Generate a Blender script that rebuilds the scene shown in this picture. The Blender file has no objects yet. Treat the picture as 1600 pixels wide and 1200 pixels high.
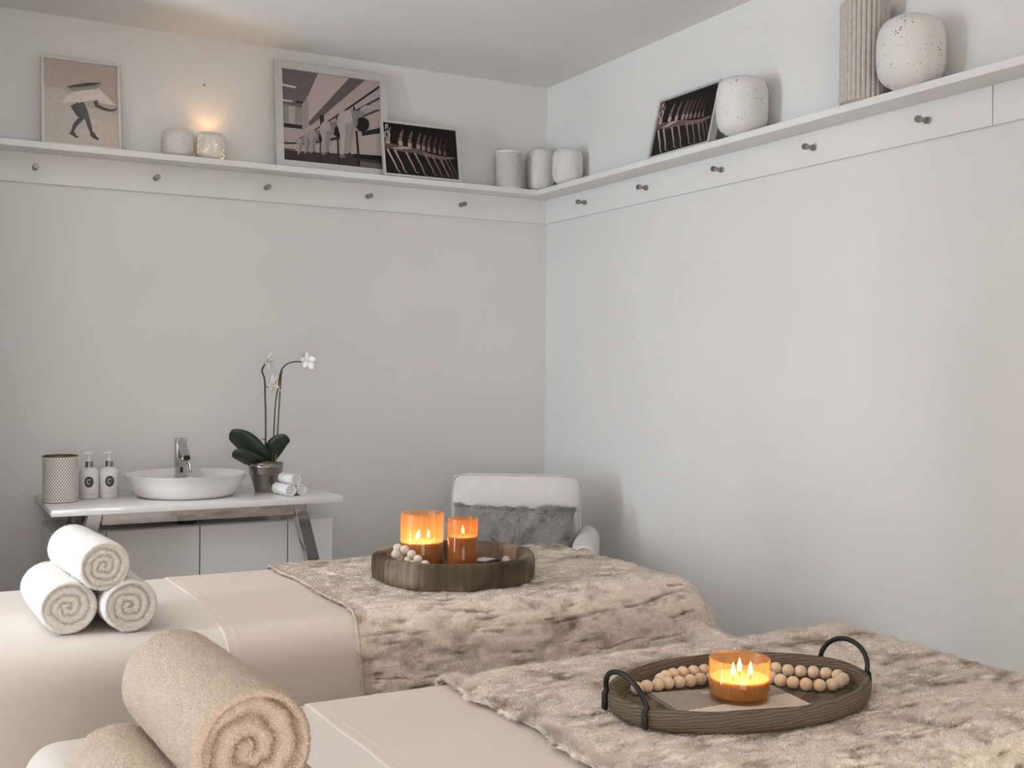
import bpy, bmesh, math
import numpy as np
from mathutils import Matrix, Vector

# ------------------------------------------------------------------ camera, world, lights, exposure
scene = bpy.context.scene
COL = scene.collection
EYE = 1.35
WB, XR, ZC = 4.6, 2.691, 2.70          # back wall y, right wall x, ceiling z
XL, YF = -2.40, -1.60                  # left wall x, wall behind the camera y

cam_data = bpy.data.cameras.new('camera')
cam_data.sensor_width = 36.0
cam_data.lens = 1732.18 / 1600 * 36.0
cam_data.clip_start = 0.05
cam = bpy.data.objects.new('camera', cam_data)
right = Vector((0.877853, -0.478868, 0.007766))
down = Vector((0.000829, -0.014695, -0.999892))
fwd = Vector((0.478930, 0.877764, -0.012503))
cam.matrix_world = Matrix(((right.x, -down.x, -fwd.x, 0), (right.y, -down.y, -fwd.y, 0),
                           (right.z, -down.z, -fwd.z, EYE), (0, 0, 0, 1)))
COL.objects.link(cam)
scene.camera = cam

world = bpy.data.worlds.new('world')
scene.world = world
world.use_nodes = True
world.node_tree.nodes['Background'].inputs[0].default_value = (0.75, 0.87, 1.0, 1)
world.node_tree.nodes['Background'].inputs[1].default_value = 1.0

scene.view_settings.view_transform = 'Standard'
scene.view_settings.look = 'None'
scene.view_settings.gamma = 1.0
scene.view_settings.use_curve_mapping = False
scene.view_settings.exposure = 0.15

# daylight coming in through the window of the left wall
WIN_Y0, WIN_Y1, WIN_Z0, WIN_Z1 = 2.72, 3.27, 0.45, 2.42
def area_light(name, loc, direction, sx, sy, power, color, shape='RECTANGLE', parent=None):
    l = bpy.data.lights.new(name, 'AREA')
    l.shape = shape; l.size = sx; l.size_y = sy; l.energy = power; l.color = color
    o = bpy.data.objects.new(name, l)
    o.location = loc
    o.rotation_euler = Vector(direction).to_track_quat('-Z', 'Y').to_euler()
    COL.objects.link(o)
    if parent: o.parent = parent
    return o
area_light('window_daylight', (XL - 0.14, (WIN_Y0 + WIN_Y1) / 2, (WIN_Z0 + WIN_Z1) / 2), (1, 0, 0),
           WIN_Y1 - WIN_Y0, WIN_Z1 - WIN_Z0, 90.0, (0.72, 0.86, 1.0))

# soft fill light from an unseen glazed door added behind the camera
DOOR_X0, DOOR_X1, DOOR_Z1 = -1.30, 0.50, 2.20
area_light('door_fill_light', ((DOOR_X0 + DOOR_X1) / 2, YF - .14, DOOR_Z1 / 2 + .02), (0, 1, 0),
           DOOR_X1 - DOOR_X0, DOOR_Z1 - .04, 74.0, (1.0, 0.89, 0.79))

# ------------------------------------------------------------------ helpers: noise
def _h(ix, iy, s):
    v = np.sin(ix * 127.1 + iy * 311.7 + s * 74.7) * 43758.5453
    return v - np.floor(v)
def vnoise(x, y, s=0):
    ix, iy = np.floor(x), np.floor(y)
    fx, fy = x - ix, y - iy
    fx = fx * fx * (3 - 2 * fx); fy = fy * fy * (3 - 2 * fy)
    a = _h(ix, iy, s) * (1 - fx) + _h(ix + 1, iy, s) * fx
    b = _h(ix, iy + 1, s) * (1 - fx) + _h(ix + 1, iy + 1, s) * fx
    return a * (1 - fy) + b * fy
def fbm(x, y, s=0, n=3):
    t, amp, tot = 0, 1.0, 0
    for k in range(n):
        t = t + amp * vnoise(x * 2 ** k, y * 2 ** k, s + k * 3.3); tot += amp; amp *= 0.5
    return t / tot
def sstep(a, b, x):
    t = np.clip((x - a) / (b - a), 0, 1)
    return t * t * (3 - 2 * t)

# ------------------------------------------------------------------ helpers: materials
def srgb(r, g, b):
    f = lambda c: (c / 255 / 12.92) if c / 255 <= 0.04045 else ((c / 255 + 0.055) / 1.055) ** 2.4
    return (f(r), f(g), f(b))
class NT:
    def __init__(s, name):
        s.m = bpy.data.materials.new(name); s.m.use_nodes = True
        s.t = s.m.node_tree; s.t.nodes.clear()
        s.out = s.t.nodes.new('ShaderNodeOutputMaterial')
    def n(s, kind, **kw):
        nd = s.t.nodes.new('ShaderNode' + kind)
        for k, v in kw.items():
            if k.startswith('i_'):
                key = k[2:]
                key = int(key) if key.isdigit() else key.replace('_', ' ')
                nd.inputs[key].default_value = v
            else: setattr(nd, k, v)
        return nd
    def l(s, a, b): s.t.links.new(a, b)
    def math(s, op, a, b=None, clamp=False):
        nd = s.n('Math', operation=op); nd.use_clamp = clamp
        for i, v in enumerate((a, b)):
            if v is None: continue
            if isinstance(v, (int, float)): nd.inputs[i].default_value = v
            else: s.l(v, nd.inputs[i])
        return nd.outputs[0]
    def mix(s, fac, a, b):
        nd = s.n('Mix', data_type='RGBA')
        for key, v in ((0, fac), (6, a), (7, b)):
            if isinstance(v, (int, float)): nd.inputs[key].default_value = v
            elif isinstance(v, tuple): nd.inputs[key].default_value = (*v[:3], 1)
            else: s.l(v, nd.inputs[key])
        return nd.outputs[2]
    def bsdf(s, color=(.8, .8, .8), rough=.5, metal=0.0, spec=.5):
        b = s.n('BsdfPrincipled')
        if isinstance(color, tuple): b.inputs['Base Color'].default_value = (*color[:3], 1)
        else: s.l(color, b.inputs['Base Color'])
        b.inputs['Roughness'].default_value = rough
        b.inputs['Metallic'].default_value = metal
        b.inputs['Specular IOR Level'].default_value = spec
        return b
    def bump(s, height, strength, dist, b):
        nd = s.n('Bump'); nd.inputs['Strength'].default_value = strength; nd.inputs['Distance'].default_value = dist
        s.l(height, nd.inputs['Height']); s.l(nd.outputs[0], b.inputs['Normal'])
    def done(s, sh): s.l(sh, s.out.inputs[0]); return s.m
def noise_mat(name, c1, c2, scale=8, rough=.6, metal=0.0, spec=.4, bump=0.0, bscale=None, stretch=(1, 1, 1), bdist=.002):
    t = NT(name)
    tc = t.n('TexCoord'); mp = t.n('Mapping'); mp.inputs['Scale'].default_value = stretch
    t.l(tc.outputs['Object'], mp.inputs[0])
    nz = t.n('TexNoise', i_Scale=scale, i_Detail=5.0); t.l(mp.outputs[0], nz.inputs['Vector'])
    r = t.n('ValToRGB'); t.l(nz.outputs[0], r.inputs[0])
    r.color_ramp.elements[0].position = .35; r.color_ramp.elements[1].position = .65
    r.color_ramp.elements[0].color = (*c1, 1); r.color_ramp.elements[1].color = (*c2, 1)
    b = t.bsdf(r.outputs[0], rough, metal, spec)
    if bump:
        n2 = t.n('TexNoise', i_Scale=bscale or scale * 4, i_Detail=4.0); t.l(mp.outputs[0], n2.inputs['Vector'])
        t.bump(n2.outputs[0], bump, bdist, b)
    return t.done(b.outputs[0])
def near(c, d): return tuple(max(0, min(1, v * d)) for v in c)

WALLC = (0.77, 0.765, 0.755)
M_WALL = noise_mat('wall_paint', near(WALLC, .985), near(WALLC, 1.01), 3, .85, spec=.15, bump=.12, bscale=260, bdist=.0006)
M_CEIL = noise_mat('ceiling_paint', near(WALLC, 1.05), near(WALLC, 1.08), 2, .9, spec=.1, bump=.08, bscale=200, bdist=.0005)
M_TRIM = noise_mat('trim_paint', (.79, .785, .775), (.81, .805, .795), 5, .45, spec=.35)
M_FLOOR = noise_mat('floor_wood', (.42, .37, .31), (.54, .48, .41), 3, .5, stretch=(1, 12, 1))
M_METAL = noise_mat('brushed_nickel', (.30, .28, .26), (.38, .36, .34), 60, .32, 1.0)
M_CHROME = noise_mat('chrome', (.46, .47, .48), (.52, .52, .53), 20, .06, 1.0)
M_CERAM = noise_mat('white_ceramic', (.80, .785, .77), (.83, .815, .80), 6, .14, spec=.5)
M_LACQ = noise_mat('white_gloss_top', (.78, .775, .77), (.81, .805, .80), 4, .05, spec=.6)
M_CAB = noise_mat('white_cabinet', (.80, .795, .785), (.82, .815, .805), 4, .25, spec=.4)
M_DARK = noise_mat('dark_gap', (.015, .015, .015), (.03, .03, .03), 30, .5)
M_BLACK = noise_mat('black_iron', (.005, .005, .005), (.012, .011, .010), 90, .45, 0.0, bump=.3, bscale=220, bdist=.0006)
M_PLASTIC = noise_mat('white_plastic', (.76, .755, .75), (.80, .795, .79), 10, .35)
M_SILVER = noise_mat('silver_frame', (.60, .59, .58), (.66, .65, .64), 40, .35, .3)
M_WHFRAME = noise_mat('pale_frame', (.62, .61, .60), (.68, .67, .66), 40, .4, .2)
M_DKPLASTIC = noise_mat('charcoal_print', (.05, .05, .05), (.075, .075, .07), 200, .5)
M_FABRIC = noise_mat('ivory_upholstery', (.70, .675, .645), (.74, .715, .685), 30, .9, spec=.1, bump=.25, bscale=900, bdist=.0005)
M_PIPING = noise_mat('grey_piping', (.52, .50, .48), (.58, .56, .54), 60, .9, spec=.1)
M_LEGWOOD = noise_mat('dark_leg_wood', (.05, .035, .025), (.09, .06, .04), 12, .4, stretch=(8, 8, 1))
M_SHEET = noise_mat('white_sheet', (.70, .637, .588), (.72, .657, .608), 5, .85, spec=.12, bump=.12, bscale=700, bdist=.0004)
M_TSHEET = noise_mat('top_sheet_cotton', (.69, .602, .542), (.71, .622, .562), 5, .82, spec=.12, bump=.12, bscale=700, bdist=.0004)

def terry(name, c, bs=420):
    return noise_mat(name, near(c, .95), near(c, 1.03), 40, .95, spec=.05, bump=.8, bscale=bs, bdist=.002)
C_WTOWEL, C_CTOWEL = (.86, .835, .80), (.62, .51, .42)
M_WTOWEL = terry('white_terry', C_WTOWEL)
M_CTOWEL = terry('cream_terry', C_CTOWEL)
M_STOWEL = terry('small_white_terry', (.86, .85, .84), 700)

def strand_mat(name, rough=.8, transl=.25):
    t = NT(name)
    a = t.n('Attribute', attribute_name='tint'); nr = t.n('Attribute', attribute_name='nrm')
    d = t.n('BsdfDiffuse'); t.l(a.outputs['Color'], d.inputs['Color']); t.l(nr.outputs['Vector'], d.inputs['Normal'])
    # a hair is lit all round: the reflecting and the transmitting half share one shading normal
    neg = t.n('VectorMath', operation='SCALE'); neg.inputs['Scale'].default_value = -1.0; t.l(nr.outputs['Vector'], neg.inputs[0])
    tr = t.n('BsdfTranslucent'); t.l(a.outputs['Color'], tr.inputs['Color']); t.l(neg.outputs[0], tr.inputs['Normal'])
    mx = t.n('AddShader')
    t.l(d.outputs[0], mx.inputs[0]); t.l(tr.outputs[0], mx.inputs[1])
    return t.done(mx.outputs[0])
M_FUR = strand_mat('faux_fur_strands', transl=.08)
def vcol_mat(name, rough=.95):
    t = NT(name)
    a = t.n('Attribute', attribute_name='tint')
    tc = t.n('TexCoord'); nz = t.n('TexNoise', i_Scale=300.0, i_Detail=3.0); t.l(tc.outputs['Object'], nz.inputs['Vector'])
    b = t.bsdf(a.outputs['Color'], rough, 0, .05)
    t.bump(nz.outputs[0], .5, .002, b)
    return t.done(b.outputs[0])
M_FURBASE = vcol_mat('faux_fur_backing')

def wood_mat(name, dark, light, scale, stretch, bump=.5, rough=.75, dist=2.5):
    t = NT(name)
    tc = t.n('TexCoord'); mp = t.n('Mapping'); mp.inputs['Scale'].default_value = stretch; mp.inputs['Rotation'].default_value = (.2, .22, .3)
    t.l(tc.outputs['Object'], mp.inputs[0])
    w = t.n('TexWave', i_Scale=scale, i_Distortion=dist, i_Detail=4.0, i_Detail_Scale=1.6)
    w.bands_direction = 'Z'; t.l(mp.outputs[0], w.inputs['Vector'])
    nz = t.n('TexNoise', i_Scale=6.0, i_Detail=6.0); t.l(mp.outputs[0], nz.inputs['Vector'])
    f = t.math('ADD', t.math('MULTIPLY', w.outputs[1], .55), t.math('MULTIPLY', nz.outputs[0], .55))
    r = t.n('ValToRGB'); t.l(f, r.inputs[0])
    r.color_ramp.elements[0].position = .25; r.color_ramp.elements[1].position = .8
    r.color_ramp.elements[0].color = (*dark, 1); r.color_ramp.elements[1].color = (*light, 1)
    b = t.bsdf(r.outputs[0], rough, 0, .2)
    t.bump(f, bump, .003, b)
    return t.done(b.outputs[0])
M_TRAYWOOD = wood_mat('carved_mango_wood', (.085, .064, .045), (.165, .128, .095), 60, (.22, .5, 1.0), .35, .75, 6.0)
M_BEAD = noise_mat('bead_wood', (.60, .46, .32), (.72, .57, .42), 60, .55, spec=.3, stretch=(1, 1, 4))
M_BEADW = noise_mat('pale_bead_wood', (.66, .58, .49), (.74, .66, .57), 60, .6, spec=.2)
M_CORD = noise_mat('jute_cord', (.35, .26, .17), (.45, .34, .23), 200, .9)

def log_wood():
    t = NT('weathered_log_wood')
    uv = t.n('UVMap'); mp = t.n('Mapping'); mp.inputs['Scale'].default_value = (6, 2.6, 1)
    t.l(uv.outputs[0], mp.inputs[0])
    nz = t.n('TexNoise', i_Scale=1.0, i_Detail=5.0); t.l(mp.outputs[0], nz.inputs['Vector'])
    mp2 = t.n('Mapping'); mp2.inputs['Scale'].default_value = (90, 1.5, 1); t.l(uv.outputs[0], mp2.inputs[0])
    n2 = t.n('TexNoise', i_Scale=1.0, i_Detail=4.0); t.l(mp2.outputs[0], n2.inputs['Vector'])
    f = t.math('ADD', t.math('MULTIPLY', nz.outputs[0], .85), t.math('MULTIPLY', n2.outputs[0], .22))
    r = t.n('ValToRGB'); t.l(f, r.inputs[0])
    e = r.color_ramp.elements
    e[0].position = .38; e[0].color = (.045, .032, .022, 1); e[1].position = .66; e[1].color = (.34, .28, .21, 1)
    m = e.new(.52); m.color = (.12, .09, .062, 1)
    b = t.bsdf(r.outputs[0], .75, 0, .2); t.bump(f, .6, .003, b)
    return t.done(b.outputs[0])
M_LOG = log_wood()

def amber_glass(name, tint, film, f=.45):
    t = NT(name)
    tr = t.n('BsdfTransparent'); tr.inputs[0].default_value = (*tint, 1)
    tl = t.n('BsdfTranslucent'); tl.inputs[0].default_value = (*film, 1)
    di = t.n('BsdfDiffuse'); di.inputs[0].default_value = (*near(film, .7), 1)
    gl = t.n('BsdfGlossy', i_Roughness=.08); gl.inputs[0].default_value = (.9, .85, .8, 1)
    uv = t.n('UVMap'); mp = t.n('Mapping'); mp.inputs['Scale'].default_value = (60, 1.0, 1); t.l(uv.outputs[0], mp.inputs[0])
    nz = t.n('TexNoise', i_Scale=1.0, i_Detail=4.0); t.l(mp.outputs[0], nz.inputs['Vector'])
    m1 = t.n('MixShader'); m1.inputs[0].default_value = .3; t.l(tl.outputs[0], m1.inputs[1]); t.l(di.outputs[0], m1.inputs[2])
    m2 = t.n('MixShader'); t.l(t.math('MULTIPLY', nz.outputs[0], 2 * f), m2.inputs[0]); t.l(tr.outputs[0], m2.inputs[1]); t.l(m1.outputs[0], m2.inputs[2])
    fr = t.n('Fresnel', i_IOR=1.4); ge = t.n('NewGeometry'); m3 = t.n('MixShader')
    t.l(t.math('MULTIPLY', fr.outputs[0], t.math('SUBTRACT', 1.0, ge.outputs['Backfacing'])), m3.inputs[0]); t.l(m2.outputs[0], m3.inputs[1]); t.l(gl.outputs[0], m3.inputs[2])
    return t.done(m3.outputs[0])
M_AMBER1 = amber_glass('streaked_amber_glass', (.99, .86, .70), (.92, .56, .26), .34)
M_AMBER2 = amber_glass('smoky_amber_glass', (.96, .78, .58), (.80, .40, .16), .30)
M_AMBER3 = amber_glass('clear_amber_glass', (.99, .86, .68), (.92, .55, .24), .22)
def wax_mat(name, c):
    t = NT(name)
    tc = t.n('TexCoord'); nz = t.n('TexNoise', i_Scale=40.0); t.l(tc.outputs['Object'], nz.inputs['Vector'])
    b = t.bsdf(t.mix(nz.outputs[0], near(c, .94), near(c, 1.05)), .45, 0, .4)
    b.inputs['Subsurface Weight'].default_value = .7
    b.inputs['Subsurface Radius'].default_value = (.030, .016, .008)
    b.inputs['Subsurface Scale'].default_value = .8
    return t.done(b.outputs[0])
M_WAX = wax_mat('candle_wax', (.46, .40, .34))
M_WICK = noise_mat('burnt_wick', (.01, .008, .006), (.03, .02, .015), 200, .9)
def emit_mat(name, c, s):
    t = NT(name); e = t.n('Emission'); e.inputs[0].default_value = (*c, 1); e.inputs[1].default_value = s
    return t.done(e.outputs[0])
def flame_mat():
    t = NT('candle_flame'); e = t.n('Emission'); e.inputs[0].default_value = (1.0, .66, .28, 1); e.inputs[1].default_value = 9.0
    tr = t.n('BsdfTransparent'); ad = t.n('AddShader'); t.l(e.outputs[0], ad.inputs[0]); t.l(tr.outputs[0], ad.inputs[1])
    return t.done(ad.outputs[0])
M_FLAME = flame_mat()

def pierced(name, c, mode, a, b_, r=.3, rough=.55):
    """White wall pierced by small holes. mode 'grid' uses the UV, mode 'random' Voronoi cells."""
    t = NT(name)
    bs = t.bsdf(c, rough, 0, .3)
    if mode == 'grid':
        uv = t.n('UVMap'); sp = t.n('SeparateXYZ'); t.l(uv.outputs[0], sp.inputs[0])
        v = t.math('MULTIPLY', sp.outputs[1], b_)
        row = t.math('FLOOR', v); odd = t.math('MULTIPLY', t.math('MODULO', row, 2.0), .5)
        u = t.math('ADD', t.math('MULTIPLY', sp.outputs[0], a), odd)
        x = t.math('SUBTRACT', t.math('FRACT', u), .5); y = t.math('SUBTRACT', t.math('FRACT', v), .5)
        d = t.math('SQRT', t.math('ADD', t.math('MULTIPLY', x, x), t.math('MULTIPLY', y, y)))
        hole = t.math('LESS_THAN', d, r)
        edge = t.math('MULTIPLY', t.math('GREATER_THAN', sp.outputs[1], .03), t.math('LESS_THAN', sp.outputs[1], .97))
        hole = t.math('MULTIPLY', hole, edge)
    else:
        tc = t.n('TexCoord')
        vo = t.n('TexVoronoi', i_Scale=a); t.l(tc.outputs['Object'], vo.inputs['Vector'])
        nz = t.n('TexNoise', i_Scale=b_, i_Detail=2.0); t.l(tc.outputs['Object'], nz.inputs['Vector'])
        thr = t.math('MULTIPLY', t.math('SUBTRACT', nz.outputs[0], .30), r)
        hole = t.math('LESS_THAN', vo.outputs['Distance'], thr)
    tr = t.n('BsdfTransparent'); mx = t.n('MixShader')
    t.l(hole, mx.inputs[0]); t.l(bs.outputs[0], mx.inputs[1]); t.l(tr.outputs[0], mx.inputs[2])
    return t.done(mx.outputs[0])
CW = (.76, .74, .715)
M_POROUS = pierced('white_porous_ceramic', CW, 'random', 200.0, 24.0, .80)
M_POROUS_LIT = pierced('white_fine_pierced_ceramic', CW, 'random', 260.0, 30.0, .62)
M_POROUS_BIG = pierced('white_speckled_ceramic', CW, 'random', 105.0, 16.0, .72)
M_GRID = pierced('white_pierced_metal', CW, 'grid', 36.0, 24.0, .30)
M_GRID_B = pierced('ivory_pierced_metal', (.80, .78, .745), 'grid', 38.0, 26.0, .30)
M_BRONZE = noise_mat('bronze_lining', (.14, .09, .05), (.22, .15, .085), 30, .5, .4)
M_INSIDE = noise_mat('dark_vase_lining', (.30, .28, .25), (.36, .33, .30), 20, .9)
M_RIDGED = noise_mat('fluted_stoneware', (.50, .465, .42), (.60, .565, .52), 60, .8, spec=.15, bump=.3, bscale=300, bdist=.001)

# ------------------------------------------------------------------ helpers: meshes and objects
def link(name, me, mat, parent=None, loc=None, rot=None, smooth=False):
    o = bpy.data.objects.new(name, me); COL.objects.link(o)
    if mat is not None:
        for m in (mat if isinstance(mat, (list, tuple)) else [mat]): me.materials.append(m)
    if parent is not None: o.parent = parent
    if loc is not None: o.location = loc
    if rot is not None: o.rotation_euler = rot
    if smooth: me.shade_smooth()
    return o
def pyd(name, v, f, mat, parent=None, smooth=False, **kw):
    me = bpy.data.meshes.new(name); me.from_pydata([tuple(map(float, p)) for p in v], [], f); me.update()
    return link(name, me, mat, parent, smooth=smooth, **kw)
def bmo(name, bm, mat, parent=None, smooth=False, angle=None, **kw):
    bmesh.ops.recalc_face_normals(bm, faces=bm.faces)
    me = bpy.data.meshes.new(name); bm.to_mesh(me); bm.free()
    o = link(name, me, mat, parent, smooth=smooth, **kw)
    if angle:
        for p in me.polygons: p.use_smooth = True
        me.set_sharp_from_angle(angle=math.radians(angle))
    return o
def box(bm, x0, x1, y0, y1, z0, z1, bev=0.0, seg=2, mtx=None):
    vs = [bm.verts.new((x, y, z)) for z in (z0, z1) for y in (y0, y1) for x in (x0, x1)]
    idx = ((0, 2, 3, 1), (4, 5, 7, 6), (0, 1, 5, 4), (2, 6, 7, 3), (0, 4, 6, 2), (1, 3, 7, 5))
    fs = [bm.faces.new([vs[i] for i in q]) for q in idx]
    if mtx is not None: bmesh.ops.transform(bm, matrix=mtx, verts=vs)
    if bev:
        es = {e for f in fs for e in f.edges}
        bmesh.ops.bevel(bm, geom=list(es), offset=bev, segments=seg, affect='EDGES', profile=.5)
def boxo(name, x0, x1, y0, y1, z0, z1, mat, parent=None, bev=0.0, seg=2, **kw):
    bm = bmesh.new(); box(bm, x0, x1, y0, y1, z0, z1, bev, seg)
    return bmo(name, bm, mat, parent, angle=35 if bev else None, **kw)
def lathe_me(name, prof, seg=48, rmod=None, cap0=True, cap1=True):
    """prof: list of (r, z), open polyline, with a UV of (turn, height along the profile)."""
    n = len(prof); v = []; f = []; uv = []
    L = [0]
    for i in range(1, n): L.append(L[-1] + math.hypot(prof[i][0] - prof[i - 1][0], prof[i][1] - prof[i - 1][1]))
    for i, (r, z) in enumerate(prof):
        for k in range(seg):
            a = 2 * math.pi * k / seg
            rr = r * (rmod(a, z) if rmod else 1)
            v.append((rr * math.cos(a), rr * math.sin(a), z))
    for i in range(n - 1):
        for k in range(seg):
            k2 = (k + 1) % seg
            f.append((i * seg + k, i * seg + k2, (i + 1) * seg + k2, (i + 1) * seg + k))
            u0, u1 = k / seg, (k + 1) / seg; t0, t1 = L[i] / L[-1], L[i + 1] / L[-1]
            uv += [(u0, t0), (u1, t0), (u1, t1), (u0, t1)]
    if cap0 and prof[0][0] > 0: f.append(tuple(range(seg - 1, -1, -1))); uv += [(0, 0)] * seg
    if cap1 and prof[-1][0] > 0: f.append(tuple((n - 1) * seg + k for k in range(seg))); uv += [(0, 1)] * seg
    me = bpy.data.meshes.new(name); me.from_pydata(v, [], f); me.update()
    lay = me.uv_layers.new(name='UVMap')
    lay.data.foreach_set('uv', np.array(uv, dtype=np.float32).ravel())
    return me
def lathe(name, prof, mat, parent=None, seg=48, angle=40, rmod=None, cap0=True, cap1=True, **kw):
    me = lathe_me(name, prof, seg, rmod, cap0, cap1)
    o = link(name, me, mat, parent, **kw)
    for p in me.polygons: p.use_smooth = True
    me.set_sharp_from_angle(angle=math.radians(angle))
    return o
def tube_me(name, pts, rad, seg=10, caps=True):
    pts = [Vector(p) for p in pts]; n = len(pts)
    rad = rad if isinstance(rad, (list, tuple)) else [rad] * n
    v, f = [], []
    up = None
    for i, p in enumerate(pts):
        t = (pts[min(i + 1, n - 1)] - pts[max(i - 1, 0)]).normalized()
        if up is None: up = t.orthogonal().normalized()
        up = (up - t * up.dot(t)).normalized(); sd = t.cross(up)
        for k in range(seg):
            a = 2 * math.pi * k / seg
            v.append(p + (up * math.cos(a) + sd * math.sin(a)) * rad[i])
    for i in range(n - 1):
        for k in range(seg):
            k2 = (k + 1) % seg
            f.append((i * seg + k, i * seg + k2, (i + 1) * seg + k2, (i + 1) * seg + k))
    if caps: f.append(tuple(range(seg - 1, -1, -1))); f.append(tuple((n - 1) * seg + k for k in range(seg)))
    me = bpy.data.meshes.new(name); me.from_pydata([tuple(p) for p in v], [], f); me.update()
    return me
def tube(name, pts, rad, mat, parent=None, seg=10, **kw):
    me = tube_me(name, pts, rad, seg); o = link(name, me, mat, parent, **kw)
    for p in me.polygons: p.use_smooth = True
    me.set_sharp_from_angle(angle=math.radians(50))
    return o
def smoothpath(pts, n=8):
    pts = [np.array(p, float) for p in pts]; P = [pts[0]] + pts + [pts[-1]]; out = []
    for i in range(1, len(P) - 2):
        for k in range(n):
            t = k / n
            out.append(.5 * (2 * P[i] + (P[i + 1] - P[i - 1]) * t + (2 * P[i - 1] - 5 * P[i] + 4 * P[i + 1] - P[i + 2]) * t * t
                             + (3 * P[i] - P[i - 1] - 3 * P[i + 1] + P[i + 2]) * t ** 3))
    out.append(pts[-1]); return out
def thing(name, label, cat, loc=(0, 0, 0), rotz=0.0, group=None):
    o = bpy.data.objects.new(name, None); COL.objects.link(o)
    o.empty_display_size = .05
    o.location = loc; o.rotation_euler = (0, 0, rotz)
    return tag(o, label, cat, group)
def tag(o, label, cat, group=None):
    o['label'] = label; o['category'] = cat
    if group: o['group'] = group
    return o
def struct(o): o['kind'] = 'structure'; return o
def stuff(o): o['kind'] = 'stuff'; return o
def copy_tree(root):
    r = root.copy(); COL.objects.link(r)
    for ch in list(root.children):
        c = ch.copy(); COL.objects.link(c); c.parent = r
        for g in list(ch.children):
            d = g.copy(); COL.objects.link(d); d.parent = c
    return r

def grid_mesh(name, P, mat, parent=None, tint=None, closed_u=False):
    """P: (nu, nv, 3) array."""
    nu, nv = P.shape[:2]
    idx = np.arange(nu * nv).reshape(nu, nv)
    if closed_u: idx = np.vstack([idx, idx[:1]])
    q = np.stack([idx[:-1, :-1], idx[1:, :-1], idx[1:, 1:], idx[:-1, 1:]], -1).reshape(-1, 4)
    me = bpy.data.meshes.new(name)
    me.from_pydata(P.reshape(-1, 3).tolist(), [], q.tolist()); me.update()
    if tint is not None:
        at = me.attributes.new('tint', 'FLOAT_COLOR', 'POINT')
        c = np.concatenate([tint.reshape(-1, 3), np.ones((nu * nv, 1))], 1).astype(np.float32)
        at.data.foreach_set('color', c.ravel())
    me.shade_smooth()
    return link(name, me, mat, parent)
def grid_normals(P):
    du = np.gradient(P, axis=0); dv = np.gradient(P, axis=1)
    n = np.cross(du, dv); n /= np.linalg.norm(n, axis=-1, keepdims=True) + 1e-12
    return n
def bil(A, u, v):
    nu, nv = A.shape[:2]
    x = np.clip(u, 0, .99999) * (nu - 1); y = np.clip(v, 0, .99999) * (nv - 1)
    i = x.astype(int); j = y.astype(int); fx = (x - i)[:, None]; fy = (y - j)[:, None]
    return A[i, j] * (1 - fx) * (1 - fy) + A[i + 1, j] * fx * (1 - fy) + A[i, j + 1] * (1 - fx) * fy + A[i + 1, j + 1] * fx * fy
def strands(name, P, N, D, length, width, C, mat, parent, bend=.35, turn=None):
    """One two-piece blade per root: P roots, N shading normals, D growth direction, C colours."""
    n = len(P)
    rng = np.random.default_rng(n)
    rv = rng.normal(size=(n, 3)); S = np.cross(D, rv); S /= np.linalg.norm(S, axis=1, keepdims=True) + 1e-9
    L = np.asarray(length).reshape(-1, 1) * np.ones((n, 1)); Wd = np.asarray(width).reshape(-1, 1) * np.ones((n, 1))
    mid = P + D * L * .55
    tip = P + D * L + (-N) * L * bend * rng.uniform(.2, 1, (n, 1))
    V = np.stack([P - S * Wd * .5, P + S * Wd * .5, mid + S * Wd * .4, mid - S * Wd * .4, tip], 1).reshape(-1, 3)
    b = np.arange(n)[:, None] * 5
    loops = np.concatenate([b + np.array([[0, 1, 2, 3]]), b + np.array([[3, 2, 4]])], 1).ravel()
    me = bpy.data.meshes.new(name)
    me.vertices.add(n * 5); me.loops.add(n * 7); me.polygons.add(n * 2)
    me.vertices.foreach_set('co', V.astype(np.float32).ravel())
    me.loops.foreach_set('vertex_index', loops.astype(np.int32))
    st = np.stack([np.arange(n) * 7, np.arange(n) * 7 + 4], 1).ravel()
    me.polygons.foreach_set('loop_start', st.astype(np.int32))
    me.update(calc_edges=True)
    at = me.attributes.new('tint', 'FLOAT_COLOR', 'POINT')
    g = np.array([.90, .90, 1.0, 1.0, 1.08])
    CC = np.ones((n, 5, 4)); CC[:, :, :3] = np.clip(C[:, None, :] * g[None, :, None], 0, 1)
    at.data.foreach_set('color', CC.astype(np.float32).ravel())
    an = me.attributes.new('nrm', 'FLOAT_VECTOR', 'POINT')
    if turn is not None: N = N @ np.array(turn).T        # shading normals are kept in world space
    an.data.foreach_set('vector', np.repeat(N, 5, axis=0).astype(np.float32).ravel())
    return stuff(link(name, me, mat, parent))

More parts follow.
